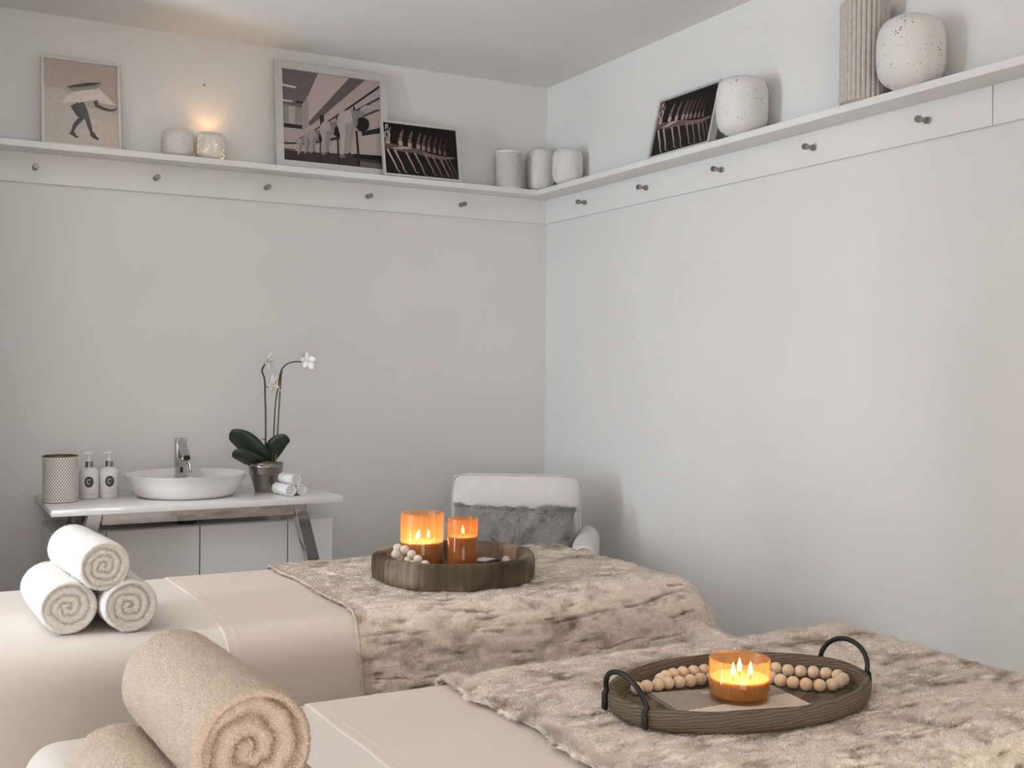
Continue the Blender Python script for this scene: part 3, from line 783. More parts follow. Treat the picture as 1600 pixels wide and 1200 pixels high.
# soap bottles
def wrap(r, poly, off):
    return [((r + off) * math.sin(s / r), -(r + off) * math.cos(s / r), z) for s, z in poly]
def patch_grid(r, s0, s1, z0, z1, off, n=6):
    v, f = [], []
    for k in range(n + 1):
        s = s0 + (s1 - s0) * k / n
        for z in (z0, z1): v.append(((r + off) * math.sin(s / r), -(r + off) * math.cos(s / r), z))
    for k in range(n): f.append((2 * k, 2 * k + 2, 2 * k + 3, 2 * k + 1))
    return v, f
def make_bottle(label, loc, rotz, words):
    R = .0345
    t = thing('soap_bottle', label, 'soap bottle', loc, rotz, 'pump bottles beside the basin')
    lathe('bottle', [(.0, 0), (.031, 0), (R, .003), (R, .092), (.0325, .102), (.025, .110), (.014, .1145), (.013, .117), (.0, .117)], M_PLASTIC, t, 48, angle=50)
    lathe('collar', [(.0, .115), (.0135, .115), (.0135, .138), (.012, .139), (.0, .139)], M_METAL, t, 28)
    lathe('pump_stem', [(.0, .138), (.0125, .138), (.0125, .1405), (.006, .143), (.0045, .147), (.0045, .160), (.0, .160)], M_PLASTIC, t, 20)
    p = tube('pump_head', smoothpath([(.010, 0, .167), (0, 0, .168), (-.014, -.003, .168), (-.02, -.004, .163)], 4), [.0065] * 4 + [.0065] * 4 + [.005] * 4 + [.004], M_PLASTIC, t, 12)
    # oval label: rings of a disc wrapped on the bottle
    v, f = [], []
    N, K = 32, 5
    for j in range(K + 1):
        for k in range(N):
            a = 2 * math.pi * k / N; q = j / K
            s, z = .0165 * q * math.cos(a), .064 + .0205 * q * math.sin(a)
            v.append(((R + .0003) * math.sin(s / R), -(R + .0003) * math.cos(s / R), z))
    for j in range(K):
        for k in range(N): f.append((j * N + k, (j + 1) * N + k, (j + 1) * N + (k + 1) % N, j * N + (k + 1) % N))
    lab = pyd('label', v, f, M_DKPLASTIC, t, smooth=True)
    lab['label'] = 'dark grey oval label'
    # pale crescent emblem in the oval
    v, f = [], []
    A = np.linspace(math.radians(40), math.radians(300), 18)
    for a in A:
        for q in (.0062, .0082):
            s, z = q * math.cos(a), .065 + 1.1 * q * math.sin(a)
            v.append(((R + .0006) * math.sin(s / R), -(R + .0006) * math.cos(s / R), z))
    for k in range(len(A) - 1): f.append((2 * k, 2 * k + 2, 2 * k + 3, 2 * k + 1))
    pyd('emblem', v, f, M_SILVER, lab)
    # the fine line of print below the oval, too small to read
    v, f = [], []
    for (s0, s1, z0, z1) in words:
        vv, ff = patch_grid(R, s0, s1, z0, z1, .0004, 3)
        f += [tuple(i + len(v) for i in q) for q in ff]; v += vv
    pyd('print_line', v, f, M_PIPING, t)
wl = [(-.0225 + .0042 * k, -.0225 + .0042 * k + .0032, .0185, .0215) for k in range(11) if k != 6]
wr = [(-.013 + .0042 * k, -.013 + .0042 * k + .0032, .0185, .0215) for k in range(7)]
make_bottle('white pump soap bottle with dark oval label next to the canister', (.594, 4.365, CT), -.14, wl)
make_bottle('white pump soap bottle with dark oval label next to the basin', (.665, 4.365, CT), -.10, wr)

# rolled towels -----------------------------------------------------------------
def towel_roll(name, label, group, near_c, far_c, R, mat, color, turns=3.6, seed=0, squash=.97, fuzz=0, flen=.004, fw=.0008, start=-1.9, fat=.9):
    A, B = np.array(near_c, float), np.array(far_c, float)
    base = np.array([A[0], A[1], A[2]])
    ax = B - A; L = np.linalg.norm(ax); ax /= L
    up = np.array([0, 0, 1.0]); sd = np.cross(ax, up); sd /= np.linalg.norm(sd); up = np.cross(sd, ax)
    na = 96
    th = np.linspace(0, 2 * np.pi, na, endpoint=False)
    # rings: near face from the centre outwards, rounded lip, side, far lip, far face
    rows = []
    def spiral(r, t):
        ph = r * turns - ((t - start) % (2 * np.pi)) / (2 * np.pi)
        w = .55 * (fbm(np.cos(t) * 1.3 + seed, np.sin(t) * 1.3 + r * 2, seed) - .5)
        fr = (ph + w) % 1.0
        return np.sqrt(np.clip(1 - (2 * fr - 1) ** 2, 0, 1))
    def outer(t, y):
        step = 1 - .055 * ((t - start) % (2 * np.pi)) / (2 * np.pi)
        lump = 1 + .035 * (fbm(np.cos(t) * 1.3 + 9 + seed, np.sin(t) * 1.3 + y * 6, seed + 5) - .5)
        return step * lump
    lip = .16
    for r in np.linspace(.02, 1 - lip, 40):
        rows.append((r * np.ones(na), (-.26 * R * (1 - fat * spiral(r / (1 - .0), th)) * sstep(1.0, .8, r * np.ones(na)) - .02 * R) * -1 * 1.0))
    for q in np.linspace(0, 1, 7)[1:]:
        a = q * np.pi / 2
        rows.append(((1 - lip + lip * np.sin(a)) * np.ones(na), (lip * R * (1 - np.cos(a)) - .02 * R * 0) * np.ones(na)))
    for y in np.linspace(lip * R, L - lip * R, 34)[1:]:
        rows.append((np.ones(na), y * np.ones(na)))
    for q in np.linspace(0, 1, 6)[1:]:
        a = q * np.pi / 2
        rows.append(((1 - lip + lip * np.cos(a)) * np.ones(na), (L - lip * R + lip * R * np.sin(a)) * np.ones(na)))
    for r in np.linspace(1 - lip, .02, 8)[1:]:
        rows.append((r * np.ones(na), (L - .01) * np.ones(na)))
    P = np.zeros((na, len(rows), 3))
    for j, (r, y) in enumerate(rows):
        o = outer(th, y / max(L, .01))
        rr = R * r * o
        yy = y + .05 * R * (fbm(np.cos(th) * 2 + 3 * seed, np.sin(th) * 2 + j * .05, seed + 8) - .5)
        loc = base + np.outer(np.cos(th) * rr, sd) + np.outer(np.sin(th) * rr * squash, up) + np.outer(yy, ax)
        P[:, j] = loc
    bp = Vector((A[0], A[1], A[2] - R * squash))
    o = grid_mesh(name, P - np.array(bp), mat, None, closed_u=True)
    # close the two centres
    o.location = bp
    tag(o, label, 'towel', group)
    if fuzz:
        rng = np.random.default_rng(seed + 11)
        Pc = np.concatenate([P, P[:1]], 0)
        Nn = grid_normals(Pc)
        side = np.arange(len(rows)); w = np.linalg.norm(np.diff(P.mean(0) * 0 + P[0], axis=0), axis=1)
        # area weights per (ring) band
        rad = np.array([r.mean() for r, y in rows]); ln = np.linalg.norm(P[0, 1:] - P[0, :-1], axis=1)
        wt = ln * (rad[1:] + rad[:-1]); wt[-8:] = 0; cw = np.cumsum(wt) / wt.sum()
        rr = rng.random(fuzz); j = np.searchsorted(cw, rr); v = (j + rng.random(fuzz)) / (len(rows) - 1)
        u = rng.random(fuzz)
        p = bil(Pc, u, v); n = bil(Nn, u, v); n /= np.linalg.norm(n, axis=1, keepdims=True) + 1e-9
        out = p - (base + np.outer((p - base) @ ax, ax)); sgn = np.sign(np.sum(out * n, 1) + 1e-9)
        face = (rad[np.minimum(j, len(rad) - 1)] < .9)
        sgn = np.where(face, np.sign(-(n @ ax)), sgn)
        n *= sgn[:, None]
        D = n + rng.normal(size=(fuzz, 3)) * .55; D /= np.linalg.norm(D, axis=1, keepdims=True)
        C = np.array(color)[None] * (.93 + .12 * rng.random((fuzz, 1)))
        strands('terry_pile', p - np.array(bp) - n * .0005, n, D, flen * (.6 + .6 * rng.random(fuzz)), fw, C, M_FUR, o, bend=.3)
    return o

g = 'small rolled hand towels on the vanity'
r_ = .0215
towel_roll('hand_towel', 'small rolled white hand towel, upper one of three by the orchid', g, (1.312, 4.128, CT + .0225 + .0375), (1.292, 4.240, CT + .060), .0225, M_STOWEL, C_WTOWEL, 2.2, 1, fuzz=5000, flen=.0025, fw=.0006)
towel_roll('hand_towel', 'small rolled white hand towel, lower left of three by the orchid', g, (1.286, 4.110, CT + .0228), (1.266, 4.232, CT + .0228), .0235, M_STOWEL, C_WTOWEL, 2.2, 2, fuzz=5000, flen=.0025, fw=.0006)
towel_roll('hand_towel', 'small rolled white hand towel, lower right of three at table edge', g, (1.334, 4.128, CT + .0222), (1.314, 4.245, CT + .0222), .0225, M_STOWEL, C_WTOWEL, 2.2, 3, fuzz=5000, flen=.0025, fw=.0006)

# ------------------------------------------------------------------ potted orchid
orc = thing('potted_orchid', 'white flowering orchid in a ribbed silver pot on the vanity', 'orchid', (1.252, 4.33, CT))
M_POT = noise_mat('hammered_silver_pot', (.30, .275, .245), (.42, .39, .35), 30, .22, 1.0, bump=.15, bscale=90, bdist=.001)
M_MOSS = noise_mat('dry_moss', (.10, .075, .05), (.24, .19, .13), 90, .95, bump=1, bscale=200, bdist=.006)
M_LEAF = noise_mat('orchid_leaf', (.016, .024, .014), (.028, .040, .022), 12, .38, spec=.4)
M_STEM = noise_mat('orchid_stem', (.055, .045, .03), (.09, .07, .045), 60, .6)
M_STAKE = noise_mat('bamboo_stake', (.16, .11, .07), (.24, .17, .11), 60, .7)
M_PETAL = noise_mat('white_petal', (.84, .84, .82), (.90, .90, .88), 40, .6)
M_THROAT = noise_mat('petal_throat', (.70, .62, .30), (.78, .70, .42), 60, .6)
pp = [(.0, 0), (.042, 0), (.044, .003), (.055, .045), (.062, .070)]
for k in range(5):
    z = .071 + k * .0065
    pp += [(.0632 + k * .0007, z), (.0655 + k * .0007, z + .0028), (.0632 + k * .0007, z + .0058)]
pp += [(.0665, .108), (.0685, .112), (.0675, .114), (.064, .112), (.062, .095), (.0, .095)]
lathe('pot', pp, M_POT, orc, 56, angle=50)
def moss(a, z): return 1 + .12 * math.sin(a * 7) * math.sin(a * 3 + 1)
lathe('moss', [(.0635, .098), (.058, .108), (.045, .112), (.03, .118), (.012, .121), (.0, .122)], M_MOSS, orc, 48, rmod=None)
RV = np.array([.8779, -.4789, 0]); FV = np.array([.479, .8778, 0]); UV_ = np.array([0, 0, 1.0])
def O(px, py, dep=0.0):            # place in the plant: right of the pot axis, above the table, towards the wall
    return RV * (px * .00254) + UV_ * (py * .00254) + FV * dep
def leaf(pts, width, dep, fold=.25):
    ctr = smoothpath([O(a, b, d) for (a, b), d in zip(pts, dep)], 8); n = len(ctr); V, F = [], []
    for i, c in enumerate(ctr):
        t = ctr[min(i + 1, n - 1)] - ctr[max(i - 1, 0)]; t /= np.linalg.norm(t)
        s = np.cross(t, FV * .9 + UV_ * .45); s /= np.linalg.norm(s); nn = np.cross(s, t)
        q = i / (n - 1); w = width * (math.sin(math.pi * (q * .88 + .10)) ** .5) * (1 if q < .995 else .2)
        if q > .985: w *= .35
        for k in (-1, -.5, 0, .5, 1): V.append(c + s * w * k + nn * (-fold * w * (1 - abs(k)) + .0))
    for i in range(n - 1):
        for k in range(4): F.append((i * 5 + k, (i + 1) * 5 + k, (i + 1) * 5 + k + 1, i * 5 + k + 1))
    o = pyd('leaf', V, F, M_LEAF, orc, smooth=True)
    m = o.modifiers.new('thickness', 'SOLIDIFY'); m.thickness = .0022
    return o
leaf([(-1, 44), (-14, 60), (-32, 80), (-54, 90)], .052, [0, -.02, -.035, -.04])
leaf([(-2, 44), (-16, 50), (-30, 58), (-45, 61)], .034, [-.01, -.045, -.07, -.085])
leaf([(1, 44), (10, 64), (22, 78), (37, 85)], .036, [0, .0, -.01, -.02])
leaf([(3, 44), (10, 54), (20, 68), (28, 74)], .016, [.01, .03, .04, .05])
def stalk(name, pts, r, mat, dep=0.0):
    return tube(name, smoothpath([O(a, b, dep) for a, b in pts], 6), r, mat, orc, 8)
stalk('flower_stem', [(-2, 44), (-1, 80), (-1, 120), (-2, 150), (-3, 175), (-7, 188), (-4, 196), (0, 201)], .0036, M_STEM)
stalk('flower_stem', [(10, 44), (12, 80), (13, 110), (15, 140), (19, 165), (23, 188), (32, 199), (44, 203), (58, 203), (66, 206)], .0028, M_STEM, -.005)
stalk('stake', [(14, 42), (17, 85), (20, 140), (23, 191)], .0036, M_STAKE, .004)
stalk('node', [(-7, 82), (-1, 81)], .0016, M_STEM); stalk('node', [(-3, 163), (6, 164)], .0016, M_STEM)
stalk('node', [(15, 72), (23, 75)], .0016, M_STAKE); stalk('node', [(22, 184), (26, 187)], .0016, M_STAKE)
stalk('clip', [(14, 157.5), (23, 158)], .0026, M_PLASTIC)
def flower(cxp, cyp, dep, s, yaw, angs):
    c = O(cxp, cyp, dep)
    V, F = [], []
    cr = lathe('flower', [(.0, -.002), (.0035, 0), (.004, .004), (.0015, .010), (.0, .011)], M_THROAT, orc, 10)
    cr.location = c; cr.rotation_euler = (math.pi / 2 + .2, 0, yaw)
    for a, ln, w in angs:
        v, f = [], []
        n = 7
        for i in range(n):
            q = i / (n - 1); ww = w * math.sin(math.pi * min(1, q * .9 + .06)) ** .7
            for k in (-1, 0, 1):
                x, y = q * ln, k * ww; z = .004 * q * q - .003 * abs(k) * q + .006 * q
                v.append((x * math.cos(a) - y * math.sin(a), x * math.sin(a) + y * math.cos(a), z))
        for i in range(n - 1):
            for k in range(2): f.append((i * 3 + k, (i + 1) * 3 + k, (i + 1) * 3 + k + 1, i * 3 + k + 1))
        v = [(x * s, y * s, z * s) for x, y, z in v]
        p = pyd('petal', v, f, M_PETAL, cr, smooth=True)
        m = p.modifiers.new('thickness', 'SOLIDIFY'); m.thickness = .0006
D = math.radians
flower(66, 204, -.012, 1.5, -.35, [(D(95), .026, .006), (D(20), .022, .010), (D(160), .020, .009), (D(-55), .024, .011), (D(-120), .020, .008)])
flower(55, 209, .010, 1.35, .9, [(D(110), .026, .006), (D(60), .022, .010), (D(-10), .020, .010), (D(200), .012, .006), (D(-80), .016, .007)])
flower(3, 203, -.008, 1.45, .5, [(D(85), .026, .006), (D(150), .018, .008), (D(30), .016, .007), (D(-70), .022, .009), (D(-140), .016, .008)])
flower(12, 166, -.016, 1.35, .3, [(D(105), .036, .007), (D(80), .028, .007), (D(190), .022, .010), (D(230), .020, .010), (D(-20), .016, .007)])

# ------------------------------------------------------------------ armchair and cushion
CHZ = -34.0
ch = thing('armchair', 'ivory upholstered armchair with rolled arms in the corner', 'armchair', (2.215, 4.025, 0), math.radians(CHZ))
def soft_box(name, x0, x1, y0, y1, z0, z1, bev, mat, parent, seg=5, rot=None, puff=0.0):
    bm = bmesh.new(); box(bm, x0, x1, y0, y1, z0, z1)
    bmesh.ops.subdivide_edges(bm, edges=bm.edges[:], cuts=6, use_grid_fill=True)
    c = Vector(((x0 + x1) / 2, (y0 + y1) / 2, (z0 + z1) / 2)); h = Vector(((x1 - x0) / 2, (y1 - y0) / 2, (z1 - z0) / 2))
    for v in bm.verts:
        d = v.co - c
        q = Vector((max(-h[i] + bev, min(h[i] - bev, d[i])) for i in range(3)))
        e = d - q
        if e.length > 0: e = e.normalized() * bev
        nx, ny, nz = d.x / h.x, d.y / h.y, d.z / h.z
        bulge = puff * (1 - nx * nx) * (1 - nz * nz)
        v.co = c + q + e + Vector((0, bulge * (1 if d.y > 0 else -1) * abs(ny), 0))
    if rot is not None:
        for v in bm.verts: v.co = rot @ v.co
    return bmo(name, bm, mat, parent, smooth=True)
tilt = Matrix.Translation((0, .03, .42)) @ Matrix.Rotation(-.10, 4, 'X') @ Matrix.Translation((0, -.03, -.42))
bk = soft_box('backrest', -.272, .272, -.035, .105, .30, .915, .032, M_FABRIC, ch, rot=tilt, puff=.012)
def piping(y, parent, pts2, r=.0028):
    P = [tilt @ Vector((x, y, z)) for x, z in pts2]
    tube('piping', P, r, M_PIPING, parent, 8)
arc = [(-.262, .40), (-.266, .80), (-.264, .875), (-.255, .898), (-.235, .906), (0, .908), (.235, .906), (.255, .898), (.264, .875), (.266, .80), (.262, .40)]
piping(-.024, bk, smoothpath(arc, 4) if False else arc)
soft_box('seat', -.265, .265, -.50, .0, .26, .46, .04, M_FABRIC, ch)
soft_box('apron', -.29, .29, -.47, .10, .12, .27, .02, M_FABRIC, ch)
for sx in (-1, 1):
    prof = []
    for k in range(13):
        a = math.pi * k / 12
        prof.append((math.cos(a) * .052, .645 + .054 * math.sin(a)))
    prof = [(.048, .12)] + [(.051, .55)] + prof + [(-.051, .55), (-.048, .12)]
    bm = bmesh.new(); A = []; ys = (-.445, -.44, -.43, -.2, .0, .09)
    for y in ys:
        s = .93 if y == ys[0] else (.98 if y == ys[1] else 1)
        A.append([bm.verts.new((sx * .298 + x * s, y, .40 + (z - .40) * (.98 if s < .95 else 1))) for x, z in prof])
    for a, b in zip(A[:-1], A[1:]):
        for k in range(len(prof) - 1): bm.faces.new((a[k], b[k], b[k + 1], a[k + 1]))
        bm.faces.new((a[-1], b[-1], b[0], a[0]))
    bm.faces.new(A[0]); bm.faces.new(A[-1][::-1])
    ar = bmo('arm', bm, M_FABRIC, ch, angle=45)
    tube('piping', [(sx * .298 + x * .86, -.447, .40 + (z - .40) * .965) for x, z in prof], .0026, M_PIPING, ar, 8)
for sx in (-1, 1):
    for y in (-.42, .06):
        lathe('leg', [(.0, 0), (.014, 0), (.022, .125), (.0, .125)], M_LEGWOOD, ch, 14, loc=(sx * .26, y, 0))

# grey fur cushion leaning on the backrest
nu, nv = 48, 28
xx_, zz_ = np.meshgrid(np.linspace(-1, 1, nu), np.linspace(-1, 1, nv), indexing='ij')
def sp(x, p): return np.sign(x) * np.abs(x) ** p
thick = .062 * ((1 - xx_ ** 4) * (1 - zz_ ** 4)) ** .5 + .002
Xc = .238 * xx_ * (1 - .035 * (1 - zz_ ** 2)); Zc = .128 * zz_ * (1 - .05 * (1 - xx_ ** 2)) + .006 * (fbm(xx_ * 2 + 4, zz_ * 2, 4) - .5)
PF = np.stack([Xc, -thick, Zc], -1); PB = np.stack([Xc, thick, Zc], -1)
Pc = np.concatenate([PF.reshape(-1, 3), PB.reshape(-1, 3)], 0)
ix = np.arange(nu * nv).reshape(nu, nv)
qf = np.stack([ix[:-1, :-1], ix[1:, :-1], ix[1:, 1:], ix[:-1, 1:]], -1).reshape(-1, 4)
qs = qf[:, ::-1] + nu * nv
rim = np.concatenate([ix[:, 0], ix[-1, 1:], ix[-2::-1, -1], ix[0, -2:0:-1]])
qr = np.stack([rim, np.roll(rim, -1), np.roll(rim, -1) + nu * nv, rim + nu * nv], 1)[:, ::-1]
me = bpy.data.meshes.new('fur_cushion'); me.from_pydata(Pc.tolist(), [], np.concatenate([qf, qs, qr]).tolist()); me.update()
at = me.attributes.new('tint', 'FLOAT_COLOR', 'POINT')
at.data.foreach_set('color', np.tile(np.array([.20, .195, .19, 1], np.float32), len(Pc)))
me.shade_smooth(); cu = link('fur_cushion', me, M_FURBASE)
tag(cu, 'long rectangular grey fur cushion leaning in the ivory armchair', 'cushion')
ca, sa = math.cos(math.radians(CHZ)), math.sin(math.radians(CHZ))
cl = (.008, -.125)
cu.location = (2.215 + cl[0] * ca - cl[1] * sa, 4.025 + cl[0] * sa + cl[1] * ca, .672)
cu.rotation_euler = (Matrix.Rotation(math.radians(CHZ), 3, 'Z') @ Matrix.Rotation(math.radians(1.2), 3, 'Y') @ Matrix.Rotation(-.20, 3, 'X')).to_euler()
rng = np.random.default_rng(5)
nf = 90000
u, v = rng.random(nf), rng.random(nf)
edge_ = rng.random(nf) < .12; v[edge_] = np.where(rng.random(edge_.sum()) < .5, .995, .005)
back_ = rng.random(nf) < .2
p = np.where(back_[:, None], bil(PB, u, v), bil(PF, u, v))
n = np.stack([(2 * u - 1) ** 5 * .8, np.where(back_, .8, -.8), (2 * v - 1) ** 5 * 1.0], 1); n /= np.linalg.norm(n, axis=1, keepdims=True) + 1e-9
cl1 = fbm(p[:, 0] * 30, p[:, 2] * 30, 2) - .5; cl2 = fbm(p[:, 0] * 26 + 50, p[:, 2] * 26, 7) - .5
D_ = n * .55 + np.stack([cl1 * 1.8 + rng.normal(size=nf) * .16, rng.normal(size=nf) * .15 - .1, -.55 + cl2 * 1.5 + rng.normal(size=nf) * .16], 1)
D_ /= np.linalg.norm(D_, axis=1, keepdims=True)
tone = .36 + .14 * fbm(p[:, 0] * 14, p[:, 2] * 14, 12) + .22 * (rng.random(nf) - .5)
C = tone[:, None] * np.array([[1, .985, .965]])
strands('fur', p, n, D_, .022 + .012 * rng.random(nf), .0011, C, M_FUR, cu, bend=.4, turn=cu.rotation_euler.to_matrix())

# ------------------------------------------------------------------ treatment beds, sheets, throws
BED_Z = .72
def drape(a, b, rc, Rf, Re, z0, flare=0.0, hang=.02, slope=0.0, Rend=None):
    x0, x1, y0, y1 = rc
    px = np.clip(a, x0, x1); py = np.clip(b, y0, y1)
    ox, oy = a - px, b - py; d = np.hypot(ox, oy) + 1e-12
    ux, uy = ox / d, oy / d
    wf = np.where(oy < 0, uy * uy, 0)
    R = Rf * wf + Re * (1 - wf)
    if Rend: R = R + (Rend - Re) * np.where(ox > 0, ux * ux, 0)
    q = R * np.pi / 2
    ang = np.minimum(d, q) / R
    e = np.maximum(d - q, 0)
    fl = hang + flare * np.abs(2 * ux * uy) + slope * np.where(ox > 0, ux * ux, 0)
    fl = np.clip(fl, 0, .9)
    r = R * np.sin(ang) + e * fl
    drop = R * (1 - np.cos(ang)) + e * np.sqrt(1 - fl * fl)
    flat = (d < 1e-9)
    return np.stack([np.where(flat, a, px + ux * r), np.where(flat, b, py + uy * r), np.where(flat, z0, z0 - drop)], -1)

def make_bed(label, rc, Rf, Re, seed):
    x0, x1, y0, y1 = rc
    t = thing('treatment_bed', label, 'bed', ((x0 + x1) / 2, (y0 + y1) / 2, 0), group='draped treatment beds')
    org = np.array([(x0 + x1) / 2, (y0 + y1) / 2, 0])
    oh = BED_Z - .03
    a = np.concatenate([np.linspace(x0 - oh, x0 - .12, 12), np.linspace(x0 - .12, x0 + .02, 14)[1:], np.linspace(x0 + .02, x1 - .02, 80)[1:], np.linspace(x1 - .02, x1 + .12, 14)[1:], np.linspace(x1 + .12, x1 + oh, 12)[1:]])
    b = np.concatenate([np.linspace(y0 - oh, y0 - .2, 16), np.linspace(y0 - .2, y0 + .02, 20)[1:], np.linspace(y0 + .02, y1 - .02, 30)[1:], np.linspace(y1 - .02, y1 + .12, 14)[1:], np.linspace(y1 + .12, y1 + .24, 6)[1:]])
    A, B = np.meshgrid(a, b, indexing='ij')
    P = drape(A, B, rc, Rf, Re, BED_Z)
    P[..., 2] += .004 * (fbm(A * 2.5 + seed, B * 4, seed) - .5)
    P[..., 2] = np.maximum(P[..., 2], .015)
    P[..., 1] += .012 * (fbm(A * 3 + seed, B * 1.5, seed + 3) - .5) * sstep(y0 - .1, y0 - .35, B)
    grid_mesh('fitted_cover', P - org, M_SHEET, t)
    bm = bmesh.new(); box(bm, x0 + .02 - org[0], x1 - .02 - org[0], y0 - org[1], y1 - org[1], .45, BED_Z - .03, .03, 2)
    bmo('mattress', bm, M_SHEET, t, angle=40)
    for sx in (-1, 1):
        for sy in (-1, 1):
            boxo('leg', sx * .75 - .03, sx * .75 + .03, sy * .28 - .03, sy * .28 + .03, 0, .46, M_LEGWOOD, t)
    return t
RC1 = (.10, 1.985, 2.700, 3.385); RF1, RE1 = .095, .055
RC2 = (.225, 1.965, 1.310, 1.985); RF2, RE2 = .095, .055
make_bed('treatment bed with white cover nearer to the sink wall', RC1, RF1, RE1, 1)
make_bed('treatment bed with white cover nearest to the camera', RC2, RF2, RE2, 2)

def top_sheet(label, rc, Rf, Re, hem_x, seed):
    x0, x1, y0, y1 = rc
    o0 = np.array([(hem_x + x1) / 2, (y0 + y1) / 2, BED_Z])
    a = np.concatenate([hem_x + np.array([0, .0015, .004, .009, .012, .016, .020, .0225, .026, .03]), np.linspace(hem_x + .04, x1 + .06, 60), np.linspace(x1 + .06, x1 + .30, 10)[1:]])
    b = np.concatenate([np.linspace(y0 - .58, y0 - .2, 20), np.linspace(y0 - .2, y0 + .02, 24)[1:], np.linspace(y0 + .02, y1, 40)[1:], np.linspace(y1, y1 + .12, 14)[1:], np.linspace(y1 + .12, y1 + .22, 4)[1:]])
    A, B = np.meshgrid(a, b, indexing='ij')
    wav = .016 * (fbm(B * 2.2 + seed, B * 0 + 1, seed) - .5) * 2 + .006 * np.sin(B * 9)
    A2 = A + wav * np.exp(-(A - hem_x) / .15)
    P = drape(A2, B, rc, Rf, Re, BED_Z)
    N = grid_normals(P)
    s = A - hem_x
    h = .0028 + .0006 * np.exp(-((s - .009) / .006) ** 2) + .0008 * np.exp(-((s - .026) / .003) ** 2)
    h = np.where(s < .001, -.001, h)
    h = h + .0020 * (fbm(A * 3, B * 3, seed + 2) - .5)
    P = P + N * h[..., None]
    o = grid_mesh('bed_sheet', P - o0, M_TSHEET)
    o.location = o0
    return tag(o, label, 'sheet', 'flat sheets spread on the beds')
top_sheet('thin cream flat sheet with hem on the bed nearer to the sink', RC1, RF1, RE1, .680, 3)
top_sheet('thin cream flat sheet with hem on the bed nearest the camera', RC2, RF2, RE2, .660, 6)

FL, FD = np.array([.90, .805, .72]), np.array([.27, .205, .155])
M_HEM = noise_mat('throw_hem', (.52, .45, .38), (.60, .53, .46), 80, .9, spec=.05, bump=.5, bscale=300, bdist=.002)
def throw(label, rc, Rf, Re, xa, end, front, back, nstr, flen, fwid, seed, flare, tuft):
    x0, x1, y0, y1 = rc
    o0 = np.array([(xa + x1) / 2, (y0 + y1) / 2, BED_Z])
    nu, nv = 340, 460
    U, V = np.meshgrid(np.linspace(0, 1, nu), np.linspace(0, 1, nv), indexing='ij')
    B = (y0 - front) + V * (y1 + back - y0 + front)
    aL = xa + .022 * (fbm(B * 3 + seed, B * 0, seed) - .5) + .006 * np.sin(B * 17 + seed)
    A = aL + U * (x1 + end - aL)
    P = drape(A, B, rc, Rf, Re, BED_Z + .006, flare, .03, .48, .17)
    N = grid_normals(P)
    # broken, wavy creases running along the bed, with puckered fur between them
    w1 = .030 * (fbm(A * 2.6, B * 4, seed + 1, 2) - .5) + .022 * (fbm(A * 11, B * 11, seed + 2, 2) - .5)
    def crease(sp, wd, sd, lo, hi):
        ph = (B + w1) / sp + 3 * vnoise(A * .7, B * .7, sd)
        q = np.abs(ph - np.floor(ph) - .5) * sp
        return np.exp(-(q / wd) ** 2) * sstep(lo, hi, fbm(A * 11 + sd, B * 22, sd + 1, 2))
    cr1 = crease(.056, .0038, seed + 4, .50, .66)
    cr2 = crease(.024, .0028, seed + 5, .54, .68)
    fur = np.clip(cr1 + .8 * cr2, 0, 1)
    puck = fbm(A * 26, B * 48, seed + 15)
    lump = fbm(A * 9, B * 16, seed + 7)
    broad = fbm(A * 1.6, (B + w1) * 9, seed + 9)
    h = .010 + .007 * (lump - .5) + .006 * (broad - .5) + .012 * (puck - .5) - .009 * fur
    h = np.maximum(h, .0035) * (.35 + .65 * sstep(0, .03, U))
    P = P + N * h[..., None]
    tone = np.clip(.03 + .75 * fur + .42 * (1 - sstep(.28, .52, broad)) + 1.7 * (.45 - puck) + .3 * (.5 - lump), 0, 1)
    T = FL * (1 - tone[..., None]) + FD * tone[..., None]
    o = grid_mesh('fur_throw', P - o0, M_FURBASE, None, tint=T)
    o.location = o0
    tag(o, label, 'throw blanket', 'beige faux fur throws on the beds')
    hm = P[0, ::3] + N[0, ::3] * .003 - o0
    tube('hem', [tuple(q) for q in hm], .0042, M_HEM, o, 8)
    rng = np.random.default_rng(seed)
    u, v = rng.random(nstr), rng.random(nstr)
    nt = int(nstr * .08); u[:nt] = rng.random(nt) ** 2 * .02
    p = bil(P, u, v) - o0; n = bil(N, u, v); n /= np.linalg.norm(n, axis=1, keepdims=True) + 1e-9
    tn = bil(T, u, v)
    a_, b_ = bil(A[..., None], u, v)[:, 0], bil(B[..., None], u, v)[:, 0]
    c1 = fbm(a_ * 45, b_ * 45, seed + 11) - .5; c2 = fbm(a_ * 45 + 31, b_ * 45, seed + 12) - .5
    tang = grid_normals(P) * 0
    dU = np.gradient(P, axis=0); dU /= np.linalg.norm(dU, axis=-1, keepdims=True) + 1e-12
    dV = np.gradient(P, axis=1); dV /= np.linalg.norm(dV, axis=-1, keepdims=True) + 1e-12
    tu, tv = bil(dU, u, v), bil(dV, u, v)
    Dd = n * .75 + tu * (c1 * 3.2 + rng.normal(size=nstr) * .22)[:, None] + tv * (-.35 + c2 * 3.2 + rng.normal(size=nstr) * .22)[:, None]
    edge = np.exp(-u * 60)
    Dd = Dd - tu * (edge * .9)[:, None]
    Dd /= np.linalg.norm(Dd, axis=1, keepdims=True)
    # the shading normal leans a little with the hair, which shows the clumps
    ns = n * .8 + Dd * .35; ns /= np.linalg.norm(ns, axis=1, keepdims=True)
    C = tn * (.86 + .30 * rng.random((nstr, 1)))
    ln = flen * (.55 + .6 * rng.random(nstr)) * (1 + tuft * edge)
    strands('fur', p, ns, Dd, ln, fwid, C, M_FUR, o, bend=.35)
    return o
